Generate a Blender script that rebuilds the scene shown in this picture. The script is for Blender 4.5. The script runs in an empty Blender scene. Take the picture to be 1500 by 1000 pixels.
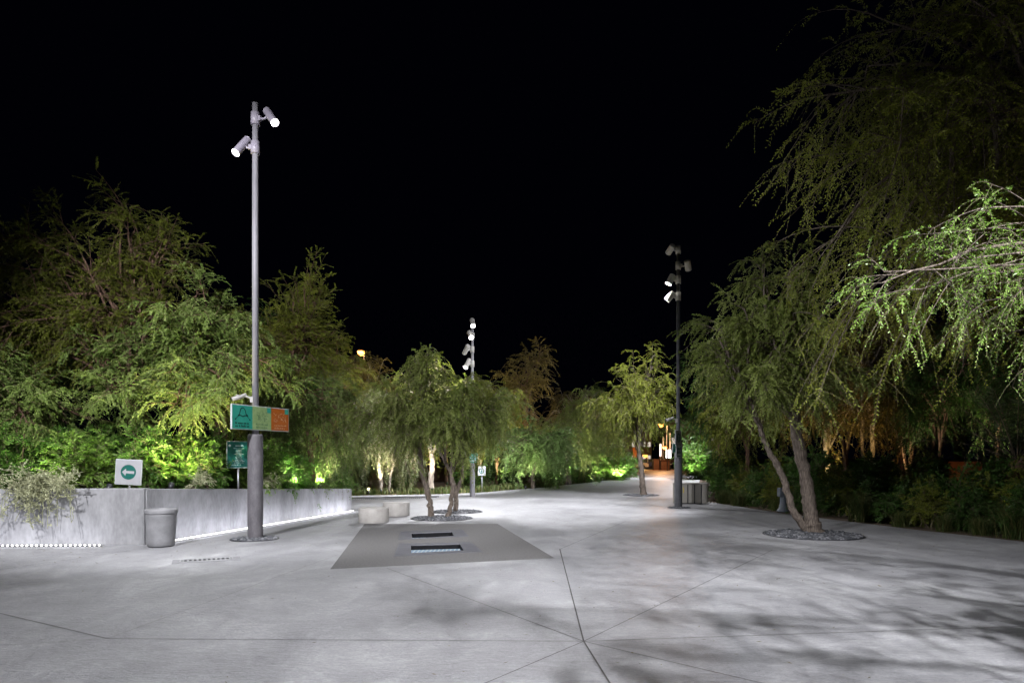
import bpy, bmesh, math, random
import numpy as np
from mathutils import Vector
from mathutils.geometry import tessellate_polygon

PI = math.pi
sc = bpy.context.scene
col = sc.collection
EYE, FOC, HOR = 1.7, 1000.0, 668.0          # eye height, focal length and horizon row of the 1500 px survey frame


def gp(px, py):
    """ground point seen at a survey pixel"""
    Y = EYE * FOC / (py - HOR)
    return ((px - 750) * Y / FOC, Y)


def wp(px, py, Y):
    """point at depth Y seen at a survey pixel"""
    return ((px - 750) * Y / FOC, Y, EYE + (HOR - py) * Y / FOC)


# ------------------------------------------------------------------ materials
def new_mat(name):
    m = bpy.data.materials.new(name)
    m.use_nodes = True
    nt = m.node_tree
    for n in list(nt.nodes):
        nt.nodes.remove(n)
    out = nt.nodes.new('ShaderNodeOutputMaterial')
    return m, nt, out


def nd(nt, typ, **kw):
    n = nt.nodes.new(typ)
    for k, v in kw.items():
        if k in n.inputs.keys():
            n.inputs[k].default_value = v
        else:
            setattr(n, k, v)
    return n


def ramp(nt, fac, stops):
    r = nt.nodes.new('ShaderNodeValToRGB')
    els = r.color_ramp.elements
    while len(els) < len(stops):
        els.new(0.5)
    for e, (p, c) in zip(els, stops):
        e.position = p
        e.color = (c[0], c[1], c[2], 1)
    nt.links.new(fac, r.inputs[0])
    return r


def surf(name, c1, c2, scale=6.0, rough=0.6, bump=0.15, detail=6, metallic=0.0, fine=60.0, spec=0.4, stretch=None, bdist=0.02):
    m, nt, out = new_mat(name)
    p = nd(nt, 'ShaderNodeBsdfPrincipled', Roughness=rough, Metallic=metallic)
    p.inputs['Specular IOR Level'].default_value = spec
    tc = nd(nt, 'ShaderNodeTexCoord')
    src = tc.outputs['Object']
    if stretch:
        mp = nd(nt, 'ShaderNodeMapping')
        mp.inputs['Scale'].default_value = stretch
        nt.links.new(src, mp.inputs[0])
        src = mp.outputs[0]
    n1 = nd(nt, 'ShaderNodeTexNoise', Scale=scale, Detail=detail, Roughness=0.6)
    n2 = nd(nt, 'ShaderNodeTexNoise', Scale=fine, Detail=4.0)
    for n in (n1, n2):
        nt.links.new(src, n.inputs['Vector'])
    mx = nd(nt, 'ShaderNodeMath', operation='ADD')
    sc2 = nd(nt, 'ShaderNodeMath', operation='MULTIPLY')
    sc2.inputs[1].default_value = 0.35
    nt.links.new(n2.outputs[0], sc2.inputs[0])
    nt.links.new(n1.outputs[0], mx.inputs[0])
    nt.links.new(sc2.outputs[0], mx.inputs[1])
    r = ramp(nt, mx.outputs[0], [(0.45, c1), (0.95, c2)])
    nt.links.new(r.outputs[0], p.inputs['Base Color'])
    if bump:
        b = nd(nt, 'ShaderNodeBump', Strength=bump, Distance=bdist)
        nt.links.new(mx.outputs[0], b.inputs['Height'])
        nt.links.new(b.outputs[0], p.inputs['Normal'])
    nt.links.new(p.outputs[0], out.inputs[0])
    return m


def emit(name, c, s):
    m, nt, out = new_mat(name)
    e = nd(nt, 'ShaderNodeEmission', Strength=s)
    e.inputs['Color'].default_value = (c[0], c[1], c[2], 1)
    nt.links.new(e.outputs[0], out.inputs[0])
    return m


def leaf_mat(name, dark, light, tip, trans=0.3, rough=0.55):
    m, nt, out = new_mat(name)
    at = nd(nt, 'ShaderNodeAttribute', attribute_name='tint')
    oi = nd(nt, 'ShaderNodeObjectInfo')
    r = ramp(nt, at.outputs['Fac'], [(0.0, dark), (0.6, light), (1.0, tip)])
    hv = nd(nt, 'ShaderNodeHueSaturation')
    mr = nd(nt, 'ShaderNodeMapRange')
    mr.inputs['To Min'].default_value = 0.8
    mr.inputs['To Max'].default_value = 1.2
    nt.links.new(oi.outputs['Random'], mr.inputs[0])
    nt.links.new(mr.outputs[0], hv.inputs['Value'])
    nt.links.new(r.outputs[0], hv.inputs['Color'])
    p = nd(nt, 'ShaderNodeBsdfPrincipled', Roughness=rough)
    p.inputs['Specular IOR Level'].default_value = 0.25
    t = nd(nt, 'ShaderNodeBsdfTranslucent')
    mix = nd(nt, 'ShaderNodeMixShader')
    mix.inputs[0].default_value = trans
    nt.links.new(hv.outputs[0], p.inputs['Base Color'])
    nt.links.new(hv.outputs[0], t.inputs['Color'])
    nt.links.new(p.outputs[0], mix.inputs[1])
    nt.links.new(t.outputs[0], mix.inputs[2])
    nt.links.new(mix.outputs[0], out.inputs[0])
    return m


def bark_mat(name, c1, c2):
    m, nt, out = new_mat(name)
    p = nd(nt, 'ShaderNodeBsdfPrincipled', Roughness=0.85)
    p.inputs['Specular IOR Level'].default_value = 0.2
    tc = nd(nt, 'ShaderNodeTexCoord')
    mp = nd(nt, 'ShaderNodeMapping')
    mp.inputs['Scale'].default_value = (1, 1, 0.22)
    nt.links.new(tc.outputs['Object'], mp.inputs[0])
    n1 = nd(nt, 'ShaderNodeTexNoise', Scale=26.0, Detail=7.0, Roughness=0.65, Distortion=0.7)
    v = nd(nt, 'ShaderNodeTexVoronoi', Scale=22.0, feature='DISTANCE_TO_EDGE')
    nt.links.new(mp.outputs[0], n1.inputs['Vector'])
    nt.links.new(mp.outputs[0], v.inputs['Vector'])
    a = nd(nt, 'ShaderNodeMath', operation='MULTIPLY_ADD')
    a.inputs[1].default_value = 0.9
    nt.links.new(v.outputs['Distance'], a.inputs[0])
    nt.links.new(n1.outputs[0], a.inputs[2])
    r = ramp(nt, a.outputs[0], [(0.3, c1), (0.95, c2)])
    b = nd(nt, 'ShaderNodeBump', Strength=0.9, Distance=0.03)
    nt.links.new(a.outputs[0], b.inputs['Height'])
    nt.links.new(b.outputs[0], p.inputs['Normal'])
    nt.links.new(r.outputs[0], p.inputs['Base Color'])
    nt.links.new(p.outputs[0], out.inputs[0])
    return m


def plaza_mat():
    m, nt, out = new_mat('trowelled_concrete')
    p = nd(nt, 'ShaderNodeBsdfPrincipled')
    p.inputs['Specular IOR Level'].default_value = 0.45
    tc = nd(nt, 'ShaderNodeTexCoord')
    S = tc.outputs['Object']

    def noise(scale, detail, rough, dist=0.0, st=None):
        n = nd(nt, 'ShaderNodeTexNoise', Scale=scale, Detail=detail, Roughness=rough, Distortion=dist)
        s = S
        if st:
            mp = nd(nt, 'ShaderNodeMapping')
            mp.inputs['Scale'].default_value = st
            mp.inputs['Rotation'].default_value = (0, 0, 0.5)
            nt.links.new(S, mp.inputs[0])
            s = mp.outputs[0]
        nt.links.new(s, n.inputs['Vector'])
        return n.outputs[0]
    big = noise(0.35, 5, 0.55, 0.8)
    mid = noise(1.6, 8, 0.68, 1.2, (1.0, 0.55, 1))
    swirl = noise(7.5, 9, 0.74, 2.4, (0.5, 1.4, 1))
    fine = noise(34, 6, 0.7)

    def mad(a, k, b):
        x = nd(nt, 'ShaderNodeMath', operation='MULTIPLY_ADD')
        x.inputs[1].default_value = k
        nt.links.new(a, x.inputs[0])
        if isinstance(b, float):
            x.inputs[2].default_value = b
        else:
            nt.links.new(b, x.inputs[2])
        return x.outputs[0]
    h = mad(fine, 0.3, mad(swirl, 0.42, mad(mid, 0.36, mad(big, 0.3, 0.0))))
    r = ramp(nt, h, [(0.53, (0.09, 0.09, 0.096)), (0.63, (0.195, 0.195, 0.202)), (0.73, (0.28, 0.28, 0.286)), (0.84, (0.41, 0.41, 0.41))])
    # scattered small dark stains
    vo = nd(nt, 'ShaderNodeTexVoronoi', Scale=1.3)
    nt.links.new(S, vo.inputs['Vector'])
    st = ramp(nt, vo.outputs['Distance'], [(0.0, (0.6, 0.58, 0.56)), (0.035, (1, 1, 1))])
    mm = nd(nt, 'ShaderNodeMixRGB', blend_type='MULTIPLY')
    mm.inputs[0].default_value = 0.6
    nt.links.new(r.outputs[0], mm.inputs[1])
    nt.links.new(st.outputs[0], mm.inputs[2])
    nt.links.new(mm.outputs[0], p.inputs['Base Color'])
    rr = nd(nt, 'ShaderNodeMapRange')
    rr.inputs['From Min'].default_value = 0.55
    rr.inputs['From Max'].default_value = 0.82
    rr.inputs['To Min'].default_value = 0.36
    rr.inputs['To Max'].default_value = 0.58
    nt.links.new(h, rr.inputs[0])
    nt.links.new(rr.outputs[0], p.inputs['Roughness'])
    b = nd(nt, 'ShaderNodeBump', Strength=0.6, Distance=0.045)
    nt.links.new(h, b.inputs['Height'])
    nt.links.new(b.outputs[0], p.inputs['Normal'])
    nt.links.new(p.outputs[0], out.inputs[0])
    return m


M = {}
M['plaza'] = plaza_mat()
M['joint'] = surf('joint_filler', (0.05, 0.048, 0.045), (0.10, 0.095, 0.09), 8, 0.9, 0)
M['joint_and_shadow'] = surf('sawn_joint_and_shadow', (0.17, 0.165, 0.16), (0.24, 0.235, 0.23), 8, 0.9, 0)
M['wall'] = surf('cast_wall_concrete', (0.14, 0.14, 0.144), (0.32, 0.32, 0.325), 2.4, 0.62, 0.25, 9, fine=20, stretch=(1, 1, 0.4))
M['drum'] = surf('pale_concrete', (0.33, 0.31, 0.285), (0.47, 0.45, 0.42), 5, 0.75, 0.2, 7)
M['bin'] = surf('grey_binstone', (0.15, 0.15, 0.155), (0.24, 0.24, 0.245), 5, 0.6, 0.2, 7, fine=110)
M['mat'] = surf('exposed_aggregate', (0.07, 0.068, 0.066), (0.15, 0.146, 0.142), 30, 0.85, 0.5, 6, fine=160, bdist=0.01)
M['slate'] = surf('slate_surround', (0.066, 0.066, 0.074), (0.128, 0.128, 0.14), 4, 0.6, 0.2, 7, fine=40, stretch=(0.4, 2.2, 1))
M['dark'] = surf('blackened_metal', (0.012, 0.013, 0.016), (0.03, 0.03, 0.035), 9, 0.45, 0.05)
M['pit'] = surf('black_pit_lining', (0.004, 0.004, 0.005), (0.009, 0.009, 0.01), 9, 0.8, 0, spec=0.1)
M['steel'] = surf('galvanised_steel', (0.32, 0.32, 0.33), (0.5, 0.5, 0.51), 9, 0.4, 0.05, metallic=0.55)
M['pole'] = surf('grey_pole_paint', (0.17, 0.165, 0.18), (0.25, 0.245, 0.26), 5, 0.5, 0.08, stretch=(1, 1, 0.3))
M['sleeve'] = surf('grey_sleeve_paint', (0.065, 0.061, 0.067), (0.135, 0.127, 0.135), 7, 0.62, 0.5, 7, fine=35, stretch=(1, 1, 0.5), bdist=0.03)
M['darkpole'] = surf('charcoal_pole_paint', (0.07, 0.072, 0.08), (0.13, 0.132, 0.142), 5, 0.5, 0.06)
M['head'] = surf('lilac_grey_housing', (0.21, 0.19, 0.235), (0.30, 0.28, 0.32), 6, 0.45, 0.03)
M['palehead'] = surf('pale_housing', (0.32, 0.31, 0.29), (0.45, 0.44, 0.41), 6, 0.45, 0.03)
M['creamhead'] = surf('cream_housing', (0.5, 0.48, 0.43), (0.66, 0.63, 0.58), 6, 0.45, 0.03)
M['lens'] = emit('lit_lens', (1.0, 0.97, 0.93), 25)
M['deadlens'] = surf('dark_lens', (0.04, 0.04, 0.045), (0.07, 0.07, 0.08), 4, 0.15, 0)
M['white'] = surf('white_sign_face', (0.28, 0.28, 0.29), (0.36, 0.36, 0.375), 4, 0.5, 0.02)
M['signback'] = surf('grey_sign_back', (0.2, 0.2, 0.21), (0.28, 0.28, 0.29), 4, 0.5, 0.02)
M['signframe'] = surf('pale_sign_edge', (0.4, 0.43, 0.42), (0.55, 0.58, 0.57), 4, 0.5, 0.02)
M['teal'] = surf('teal_print', (0.016, 0.25, 0.18), (0.04, 0.33, 0.24), 4, 0.45, 0.02)
M['darkteal'] = surf('dark_teal_print', (0.004, 0.075, 0.06), (0.008, 0.115, 0.092), 5, 0.45, 0.02)
M['sage'] = surf('sage_print', (0.18, 0.30, 0.11), (0.33, 0.44, 0.20), 9, 0.45, 0.02)
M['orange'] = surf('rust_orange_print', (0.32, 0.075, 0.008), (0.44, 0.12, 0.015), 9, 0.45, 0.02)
M['ink'] = surf('dark_green_ink', (0.004, 0.025, 0.022), (0.006, 0.04, 0.034), 5, 0.5, 0)
M['paleink'] = surf('pale_print', (0.36, 0.45, 0.42), (0.46, 0.55, 0.52), 5, 0.5, 0)
M['midink'] = surf('soft_green_ink', (0.07, 0.16, 0.08), (0.10, 0.2, 0.1), 5, 0.5, 0)
M['rustink'] = surf('pale_rust_ink', (0.5, 0.27, 0.16), (0.6, 0.33, 0.2), 5, 0.5, 0)
M['soil'] = surf('garden_soil', (0.045, 0.03, 0.018), (0.14, 0.095, 0.055), 3, 0.95, 0.7, 8, fine=20, bdist=0.05)
M['asphalt'] = surf('street_asphalt', (0.035, 0.035, 0.036), (0.06, 0.06, 0.06), 3, 0.7, 0.2)
M['paver'] = surf('red_brown_pavers', (0.16, 0.10, 0.08), (0.26, 0.17, 0.13), 3, 0.6, 0.2)
M['gravel'] = surf('dark_pebbles', (0.055, 0.058, 0.062), (0.17, 0.175, 0.185), 3, 0.7, 0.1, fine=14)
M['led'] = emit('led_diode', (1.0, 0.98, 0.93), 9)
M['led_dim'] = emit('dim_led_diode', (1.0, 0.98, 0.93), 0.8)
M['glasslit'] = None
M['brick'] = surf('brown_clad', (0.09, 0.045, 0.03), (0.17, 0.09, 0.062), 5, 0.7, 0.2)
M['facade'] = surf('warm_render', (0.22, 0.16, 0.13), (0.32, 0.24, 0.2), 1.5, 0.8, 0.1)
M['window'] = emit('lit_window', (1.0, 0.85, 0.72), 0.7)
M['sodium'] = emit('sodium_lamp', (1.0, 0.38, 0.07), 12)
M['sodium_dim'] = emit('sodium_small_lamp', (1.0, 0.42, 0.07), 4)
M['lightbox'] = emit('lit_panel', (1.0, 0.96, 0.95), 5)
M['column_lit'] = emit('glowing_pillar_warm', (1.0, 0.55, 0.28), 1.6)
M['column_pale'] = emit('glowing_pillar_pale', (1.0, 0.8, 0.7), 4)
M['carwhite'] = surf('white_car_paint', (0.6, 0.6, 0.6), (0.68, 0.68, 0.68), 2, 0.25, 0)
M['cardark'] = surf('dark_blue_car_paint', (0.012, 0.016, 0.05), (0.02, 0.025, 0.07), 2, 0.25, 0)
M['glass'] = surf('tinted_glass', (0.01, 0.012, 0.014), (0.02, 0.022, 0.025), 2, 0.08, 0, spec=0.7)
M['tyre'] = surf('tyre_rubber', (0.012, 0.012, 0.012), (0.025, 0.025, 0.025), 9, 0.85, 0.1)
M['rim'] = surf('wheel_rim', (0.3, 0.3, 0.31), (0.4, 0.4, 0.41), 9, 0.35, 0, metallic=0.7)
M['uplens'] = emit('uplight_lens', (1.0, 0.86, 0.55), 45)
M['sticker'] = surf('yellow_sticker', (0.5, 0.38, 0.06), (0.6, 0.46, 0.1), 9, 0.6, 0)
M['binpanel'] = surf('taupe_bin_panel', (0.25, 0.235, 0.205), (0.34, 0.32, 0.285), 5, 0.55, 0.1, 6, stretch=(1, 1, 0.3))
M['hydrant'] = surf('blue_grey_casting', (0.06, 0.07, 0.085), (0.11, 0.125, 0.145), 12, 0.5, 0.2)
M['bark'] = bark_mat('furrowed_bark', (0.045, 0.035, 0.028), (0.215, 0.175, 0.142))
M['bark_red'] = bark_mat('reddish_bark', (0.05, 0.03, 0.02), (0.2, 0.12, 0.085))
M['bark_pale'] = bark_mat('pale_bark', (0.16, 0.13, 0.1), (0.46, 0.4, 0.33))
M['twig'] = surf('twig_bark', (0.09, 0.065, 0.045), (0.19, 0.15, 0.11), 20, 0.9, 0)
M['leaf_acacia'] = leaf_mat('acacia_leaves', (0.05, 0.085, 0.016), (0.14, 0.205, 0.045), (0.26, 0.33, 0.1))
M['leaf_olive'] = leaf_mat('olive_acacia_leaves', (0.055, 0.072, 0.006), (0.14, 0.165, 0.017), (0.22, 0.25, 0.035))
M['leaf_grey'] = leaf_mat('grey_green_leaves', (0.062, 0.088, 0.014), (0.155, 0.2, 0.04), (0.27, 0.32, 0.095))
M['leaf_pale'] = leaf_mat('pale_feathery_leaves', (0.09, 0.105, 0.045), (0.19, 0.215, 0.09), (0.28, 0.3, 0.15))
M['leaf_bright'] = leaf_mat('bright_shrub_leaves', (0.03, 0.085, 0.01), (0.075, 0.17, 0.022), (0.14, 0.26, 0.045))
M['leaf_hedge'] = leaf_mat('dark_hedge_leaves', (0.02, 0.05, 0.008), (0.05, 0.115, 0.018), (0.08, 0.16, 0.03))
M['leaf_brown'] = leaf_mat('brown_green_leaves', (0.06, 0.05, 0.012), (0.14, 0.11, 0.024), (0.2, 0.16, 0.04))
M['leaf_jade'] = leaf_mat('jade_leaves', (0.05, 0.1, 0.022), (0.115, 0.19, 0.052), (0.19, 0.28, 0.095))
M['leaf_dry'] = leaf_mat('silvery_dry_leaves', (0.3, 0.31, 0.17), (0.46, 0.47, 0.29), (0.6, 0.6, 0.42))
M['leaf_palm'] = leaf_mat('palm_leaves', (0.03, 0.045, 0.02), (0.07, 0.09, 0.035), (0.12, 0.13, 0.06))
M['leaf_fresh'] = leaf_mat('fresh_acacia_leaves', (0.06, 0.13, 0.014), (0.15, 0.26, 0.04), (0.28, 0.39, 0.1), 0.3, 0.4)
M['pebble'] = leaf_mat('pebble_stone', (0.03, 0.032, 0.036), (0.09, 0.094, 0.102), (0.2, 0.2, 0.21), 0.0, 0.7)
M['grass'] = leaf_mat('grass_blades', (0.03, 0.06, 0.012), (0.08, 0.11, 0.03), (0.2, 0.17, 0.07))


def glass_tile_mat():
    m, nt, out = new_mat('lit_glass_tiles')
    tc = nd(nt, 'ShaderNodeTexCoord')
    br = nd(nt, 'ShaderNodeTexBrick', Scale=1.0)
    br.offset = 0.0
    br.inputs['Color1'].default_value = (0.36, 0.58, 0.85, 1)
    br.inputs['Color2'].default_value = (0.16, 0.30, 0.52, 1)
    br.inputs['Mortar'].default_value = (0.85, 0.95, 1.0, 1)
    br.inputs['Mortar Size'].default_value = 0.012
    br.inputs['Brick Width'].default_value = 0.075
    br.inputs['Row Height'].default_value = 0.075
    nt.links.new(tc.outputs['Object'], br.inputs['Vector'])
    e = nd(nt, 'ShaderNodeEmission', Strength=0.65)
    nt.links.new(br.outputs[0], e.inputs[0])
    nt.links.new(e.outputs[0], out.inputs[0])
    return m


M['glasslit'] = glass_tile_mat()


# ------------------------------------------------------------------ mesh builder
class MB:
    def __init__(s):
        s.v, s.f, s.m, s.sm = [], [], [], []

    def add(s, verts, faces, mi=0, smooth=False):
        o = len(s.v)
        s.v += [tuple(map(float, p)) for p in verts]
        for f in faces:
            s.f.append([o + i for i in f])
            s.m.append(mi)
            s.sm.append(smooth)
        return s

    def box(s, c, size, mi=0, rz=0.0, rx=0.0):
        x, y, z = size[0] / 2, size[1] / 2, size[2] / 2
        P = []
        for dz in (-z, z):
            for dx, dy in ((-x, -y), (x, -y), (x, y), (-x, y)):
                a, b, d = dx, dy, dz
                if rx:
                    b, d = b * math.cos(rx) - d * math.sin(rx), b * math.sin(rx) + d * math.cos(rx)
                if rz:
                    a, b = a * math.cos(rz) - b * math.sin(rz), a * math.sin(rz) + b * math.cos(rz)
                P.append((c[0] + a, c[1] + b, c[2] + d))
        return s.add(P, [(3, 2, 1, 0), (4, 5, 6, 7), (0, 1, 5, 4), (1, 2, 6, 5), (2, 3, 7, 6), (3, 0, 4, 7)], mi)

    def tube(s, pts, rad, n=12, mi=0, caps=True, smooth=True):
        pts = [Vector(p) for p in pts]
        if not hasattr(rad, '__len__'):
            rad = [rad] * len(pts)
        P, ref = [], None
        for i, p in enumerate(pts):
            t = (pts[min(i + 1, len(pts) - 1)] - pts[max(i - 1, 0)])
            if t.length < 1e-9:
                t = (pts[-1] - pts[0])
            t.normalize()
            if ref is None:
                ref = Vector((1, 0, 0)) if abs(t.x) < 0.9 else Vector((0, 1, 0))
            a = (ref - t * ref.dot(t)).normalized()
            ref = a
            b = t.cross(a)
            for k in range(n):
                an = 2 * PI * k / n
                P.append(p + (a * math.cos(an) + b * math.sin(an)) * rad[i])
        F = []
        for i in range(len(pts) - 1):
            for k in range(n):
                F.append((i * n + k, i * n + (k + 1) % n, (i + 1) * n + (k + 1) % n, (i + 1) * n + k))
        s.add(P, F, mi, smooth)
        if caps:
            o = len(s.v) - len(P)
            for fs in ([o + k for k in reversed(range(n))], [o + (len(pts) - 1) * n + k for k in range(n)]):
                s.f.append(fs)
                s.m.append(mi)
                s.sm.append(False)
        return s

    def lathe(s, prof, n=32, mi=0, c=(0, 0, 0), smooth=True, sx=1.0, sy=1.0):
        P = [(c[0] + r * sx * math.cos(2 * PI * k / n), c[1] + r * sy * math.sin(2 * PI * k / n), c[2] + z) for r, z in prof for k in range(n)]
        F = []
        for i in range(len(prof) - 1):
            for k in range(n):
                F.append((i * n + k, i * n + (k + 1) % n, (i + 1) * n + (k + 1) % n, (i + 1) * n + k))
        s.add(P, F, mi, smooth)
        return s

    def prism(s, poly, z0, z1, mi=0, holes=()):
        """flat polygon (with holes) extruded between two heights"""
        loops = [list(poly)] + [list(h) for h in holes]
        tris = tessellate_polygon([[Vector((p[0], p[1], 0)) for p in l] for l in loops])
        flat = [p for l in loops for p in l]
        n = len(flat)
        P = [(p[0], p[1], z0) for p in flat] + [(p[0], p[1], z1) for p in flat]
        F = []
        for t in tris:
            a, b, c = [Vector((flat[i][0], flat[i][1], 0)) for i in t]
            up = (b - a).cross(c - a).z > 0
            t = tuple(t) if up else tuple(reversed(t))
            F.append(tuple(n + i for i in t))
            F.append(tuple(reversed(t)))
        o = 0
        for l in loops:
            k = len(l)
            for i in range(k):
                j = (i + 1) % k
                F.append((o + i, o + j, n + o + j, n + o + i))
            o += k
        return s.add(P, F, mi)

    def build(s, name, mats, parent=None, loc=None, bevel=0.0):
        me = bpy.data.meshes.new(name)
        me.from_pydata(s.v, [], s.f)
        me.polygons.foreach_set('material_index', s.m)
        me.polygons.foreach_set('use_smooth', s.sm)
        for m in (mats if isinstance(mats, (list, tuple)) else [mats]):
            me.materials.append(m)
        bm = bmesh.new()
        bm.from_mesh(me)
        bmesh.ops.recalc_face_normals(bm, faces=bm.faces)
        bm.to_mesh(me)
        bm.free()
        me.update()
        o = bpy.data.objects.new(name, me)
        col.objects.link(o)
        if parent:
            o.parent = parent
        if loc:
            o.location = loc
        if bevel:
            b = o.modifiers.new('bevel', 'BEVEL')
            b.width = bevel
            b.segments = 2
            b.limit_method = 'ANGLE'
        return o


def tag(o, label=None, cat=None, group=None, kind=None):
    if label:
        o['label'] = label
    if cat:
        o['category'] = cat
    if group:
        o['group'] = group
    if kind:
        o['kind'] = kind
    return o


def thing(name, label, cat, loc=(0, 0, 0), rz=0.0, group=None):
    o = bpy.data.objects.new(name, None)
    o.empty_display_size = 0.2
    col.objects.link(o)
    o.location = loc
    o.rotation_euler = (0, 0, rz)
    return tag(o, label, cat, group)


def dup(root, loc, rz=0.0, label=None, scale=1.0, group=None):
    r = root.copy()
    col.objects.link(r)
    r.location = loc
    r.rotation_euler = (0, 0, rz)
    r.scale = (scale,) * 3 if not hasattr(scale, '__len__') else scale
    if label:
        r['label'] = label
    if group:
        r['group'] = group
    for ch in list(root.children):
        c = ch.copy()
        col.objects.link(c)
        c.parent = r
        for g in list(ch.children):
            d = g.copy()
            col.objects.link(d)
            d.parent = c
    return r


def aim(o, d):
    o.rotation_mode = 'QUATERNION'
    o.rotation_quaternion = Vector(d).to_track_quat('-Z', 'Y')


def spot(parent, pos, d, power, angle, color=(1, 1, 1), blend=0.5, radius=0.07):
    l = bpy.data.lights.new('lamp_beam', 'SPOT')
    l.energy = power
    l.spot_size = math.radians(angle)
    l.spot_blend = blend
    l.color = color
    l.shadow_soft_size = radius
    o = bpy.data.objects.new('lamp_beam', l)
    col.objects.link(o)
    o.parent = parent
    o.location = pos
    aim(o, d)
    return o


def point(parent, pos, power, color, radius=0.1):
    l = bpy.data.lights.new('lamp_glow', 'POINT')
    l.energy = power
    l.color = color
    l.shadow_soft_size = radius
    o = bpy.data.objects.new('lamp_glow', l)
    col.objects.link(o)
    o.parent = parent
    o.location = pos
    return o


# ------------------------------------------------------------------ vegetation (numpy)
def unit(a):
    return a / np.maximum(np.linalg.norm(a, axis=-1, keepdims=True), 1e-9)


def bez(p0, p1, p2, t):
    t = np.asarray(t)
    if t.ndim == 1:
        t = t[None, :]
    t = t[..., None]
    return p0[:, None] * (1 - t) ** 2 + p1[:, None] * 2 * t * (1 - t) + p2[:, None] * t ** 2


def dbez(p0, p1, p2, t):
    t = np.asarray(t)
    if t.ndim == 1:
        t = t[None, :]
    t = t[..., None]
    return unit((p1 - p0)[:, None] * (1 - t) + (p2 - p1)[:, None] * t)


def np_tubes(P, R, n):
    """P (k,m,3) paths, R (k,m) radii -> verts, quads"""
    k, m, _ = P.shape
    T = unit(np.gradient(P, axis=1))
    ref = np.zeros_like(T)
    ref[..., 0] = 0.577
    ref[..., 1] = 0.577
    ref[..., 2] = 0.2
    A = unit(np.cross(T, ref))
    B = np.cross(T, A)
    an = np.arange(n) * 2 * PI / n
    V = P[:, :, None] + (A[:, :, None] * np.cos(an)[None, None, :, None] + B[:, :, None] * np.sin(an)[None, None, :, None]) * R[:, :, None, None]
    idx = np.arange(k * m * n).reshape(k, m, n)
    q = np.stack([idx[:, :-1], np.roll(idx, -1, 2)[:, :-1], np.roll(idx, -1, 2)[:, 1:], idx[:, 1:]], -1).reshape(-1, 4)
    return V.reshape(-1, 3), q


def quad_mesh(name, V, Q, mats, midx=None, tint=None, smooth=None):
    me = bpy.data.meshes.new(name)
    nv, nq = len(V), len(Q)
    me.vertices.add(nv)
    me.vertices.foreach_set('co', np.ascontiguousarray(V, dtype=np.float32).ravel())
    me.loops.add(nq * 4)
    me.loops.foreach_set('vertex_index', np.ascontiguousarray(Q, dtype=np.int32).ravel())
    me.polygons.add(nq)
    me.polygons.foreach_set('loop_start', np.arange(0, nq * 4, 4, dtype=np.int32))
    for m in mats:
        me.materials.append(m)
    if midx is not None:
        me.polygons.foreach_set('material_index', np.ascontiguousarray(midx, dtype=np.int32))
    if smooth is not None:
        me.polygons.foreach_set('use_smooth', np.ascontiguousarray(smooth, dtype=bool))
    if tint is not None:
        a = me.attributes.new('tint', 'FLOAT', 'FACE')
        a.data.foreach_set('value', np.ascontiguousarray(tint, dtype=np.float32))
    me.update(calc_edges=True)
    me.validate()
    return me


def catmull(pts, per=6):
    pts = np.asarray(pts, float)
    out = []
    n = len(pts)
    for i in range(n - 1):
        p0, p1, p2, p3 = pts[max(i - 1, 0)], pts[i], pts[i + 1], pts[min(i + 2, n - 1)]
        for t in np.linspace(0, 1, per, endpoint=False):
            out.append(0.5 * ((2 * p1) + (-p0 + p2) * t + (2 * p0 - 5 * p1 + 4 * p2 - p3) * t * t + (-p0 + 3 * p1 - 3 * p2 + p3) * t ** 3))
    out.append(pts[-1])
    return np.array(out)


def leaves_on(rng, p0, p1, p2, nl, L, W, spread=0.8, flat=0.5, start=0.08, base_tint=None):
    nt_ = len(p0)
    t = np.linspace(start, 1.0, nl)[None, :] + rng.uniform(-0.5, 0.5, (nt_, nl)) / nl
    t = np.clip(t, 0, 1)
    pos = bez(p0, p1, p2, t)
    tan = dbez(p0, p1, p2, t)
    up = np.array([0, 0, 1.0]) + rng.normal(0, flat, (nt_, 1, 3))
    side = unit(np.cross(tan, np.broadcast_to(up, tan.shape)))
    sgn = np.where(np.arange(nl) % 2 == 0, 1.0, -1.0)[None, :, None]
    d = unit(tan * 0.75 + side * sgn * spread + rng.normal(0, 0.28, pos.shape) + np.array([0, 0, -0.12]))
    nrm = unit(np.cross(side, tan) + rng.normal(0, 0.55, pos.shape))
    w = unit(np.cross(d, nrm))
    l = (L * rng.uniform(0.6, 1.3, (nt_, 1)) * rng.uniform(0.65, 1.25, (nt_, nl)))[..., None]
    wd = (W * rng.uniform(0.75, 1.2, (nt_, nl)))[..., None]
    V = np.stack([pos, pos + d * l * 0.45 + w * wd, pos + d * l, pos + d * l * 0.45 - w * wd], 2).reshape(-1, 3)
    Q = np.arange(len(V)).reshape(-1, 4)
    tint = rng.uniform(0, 0.75, (nt_, nl)) + t * 0.15
    if base_tint is not None:
        tint = tint * 0.6 + base_tint[:, None]
    return V, Q, np.clip(tint, 0, 1).ravel()


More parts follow.
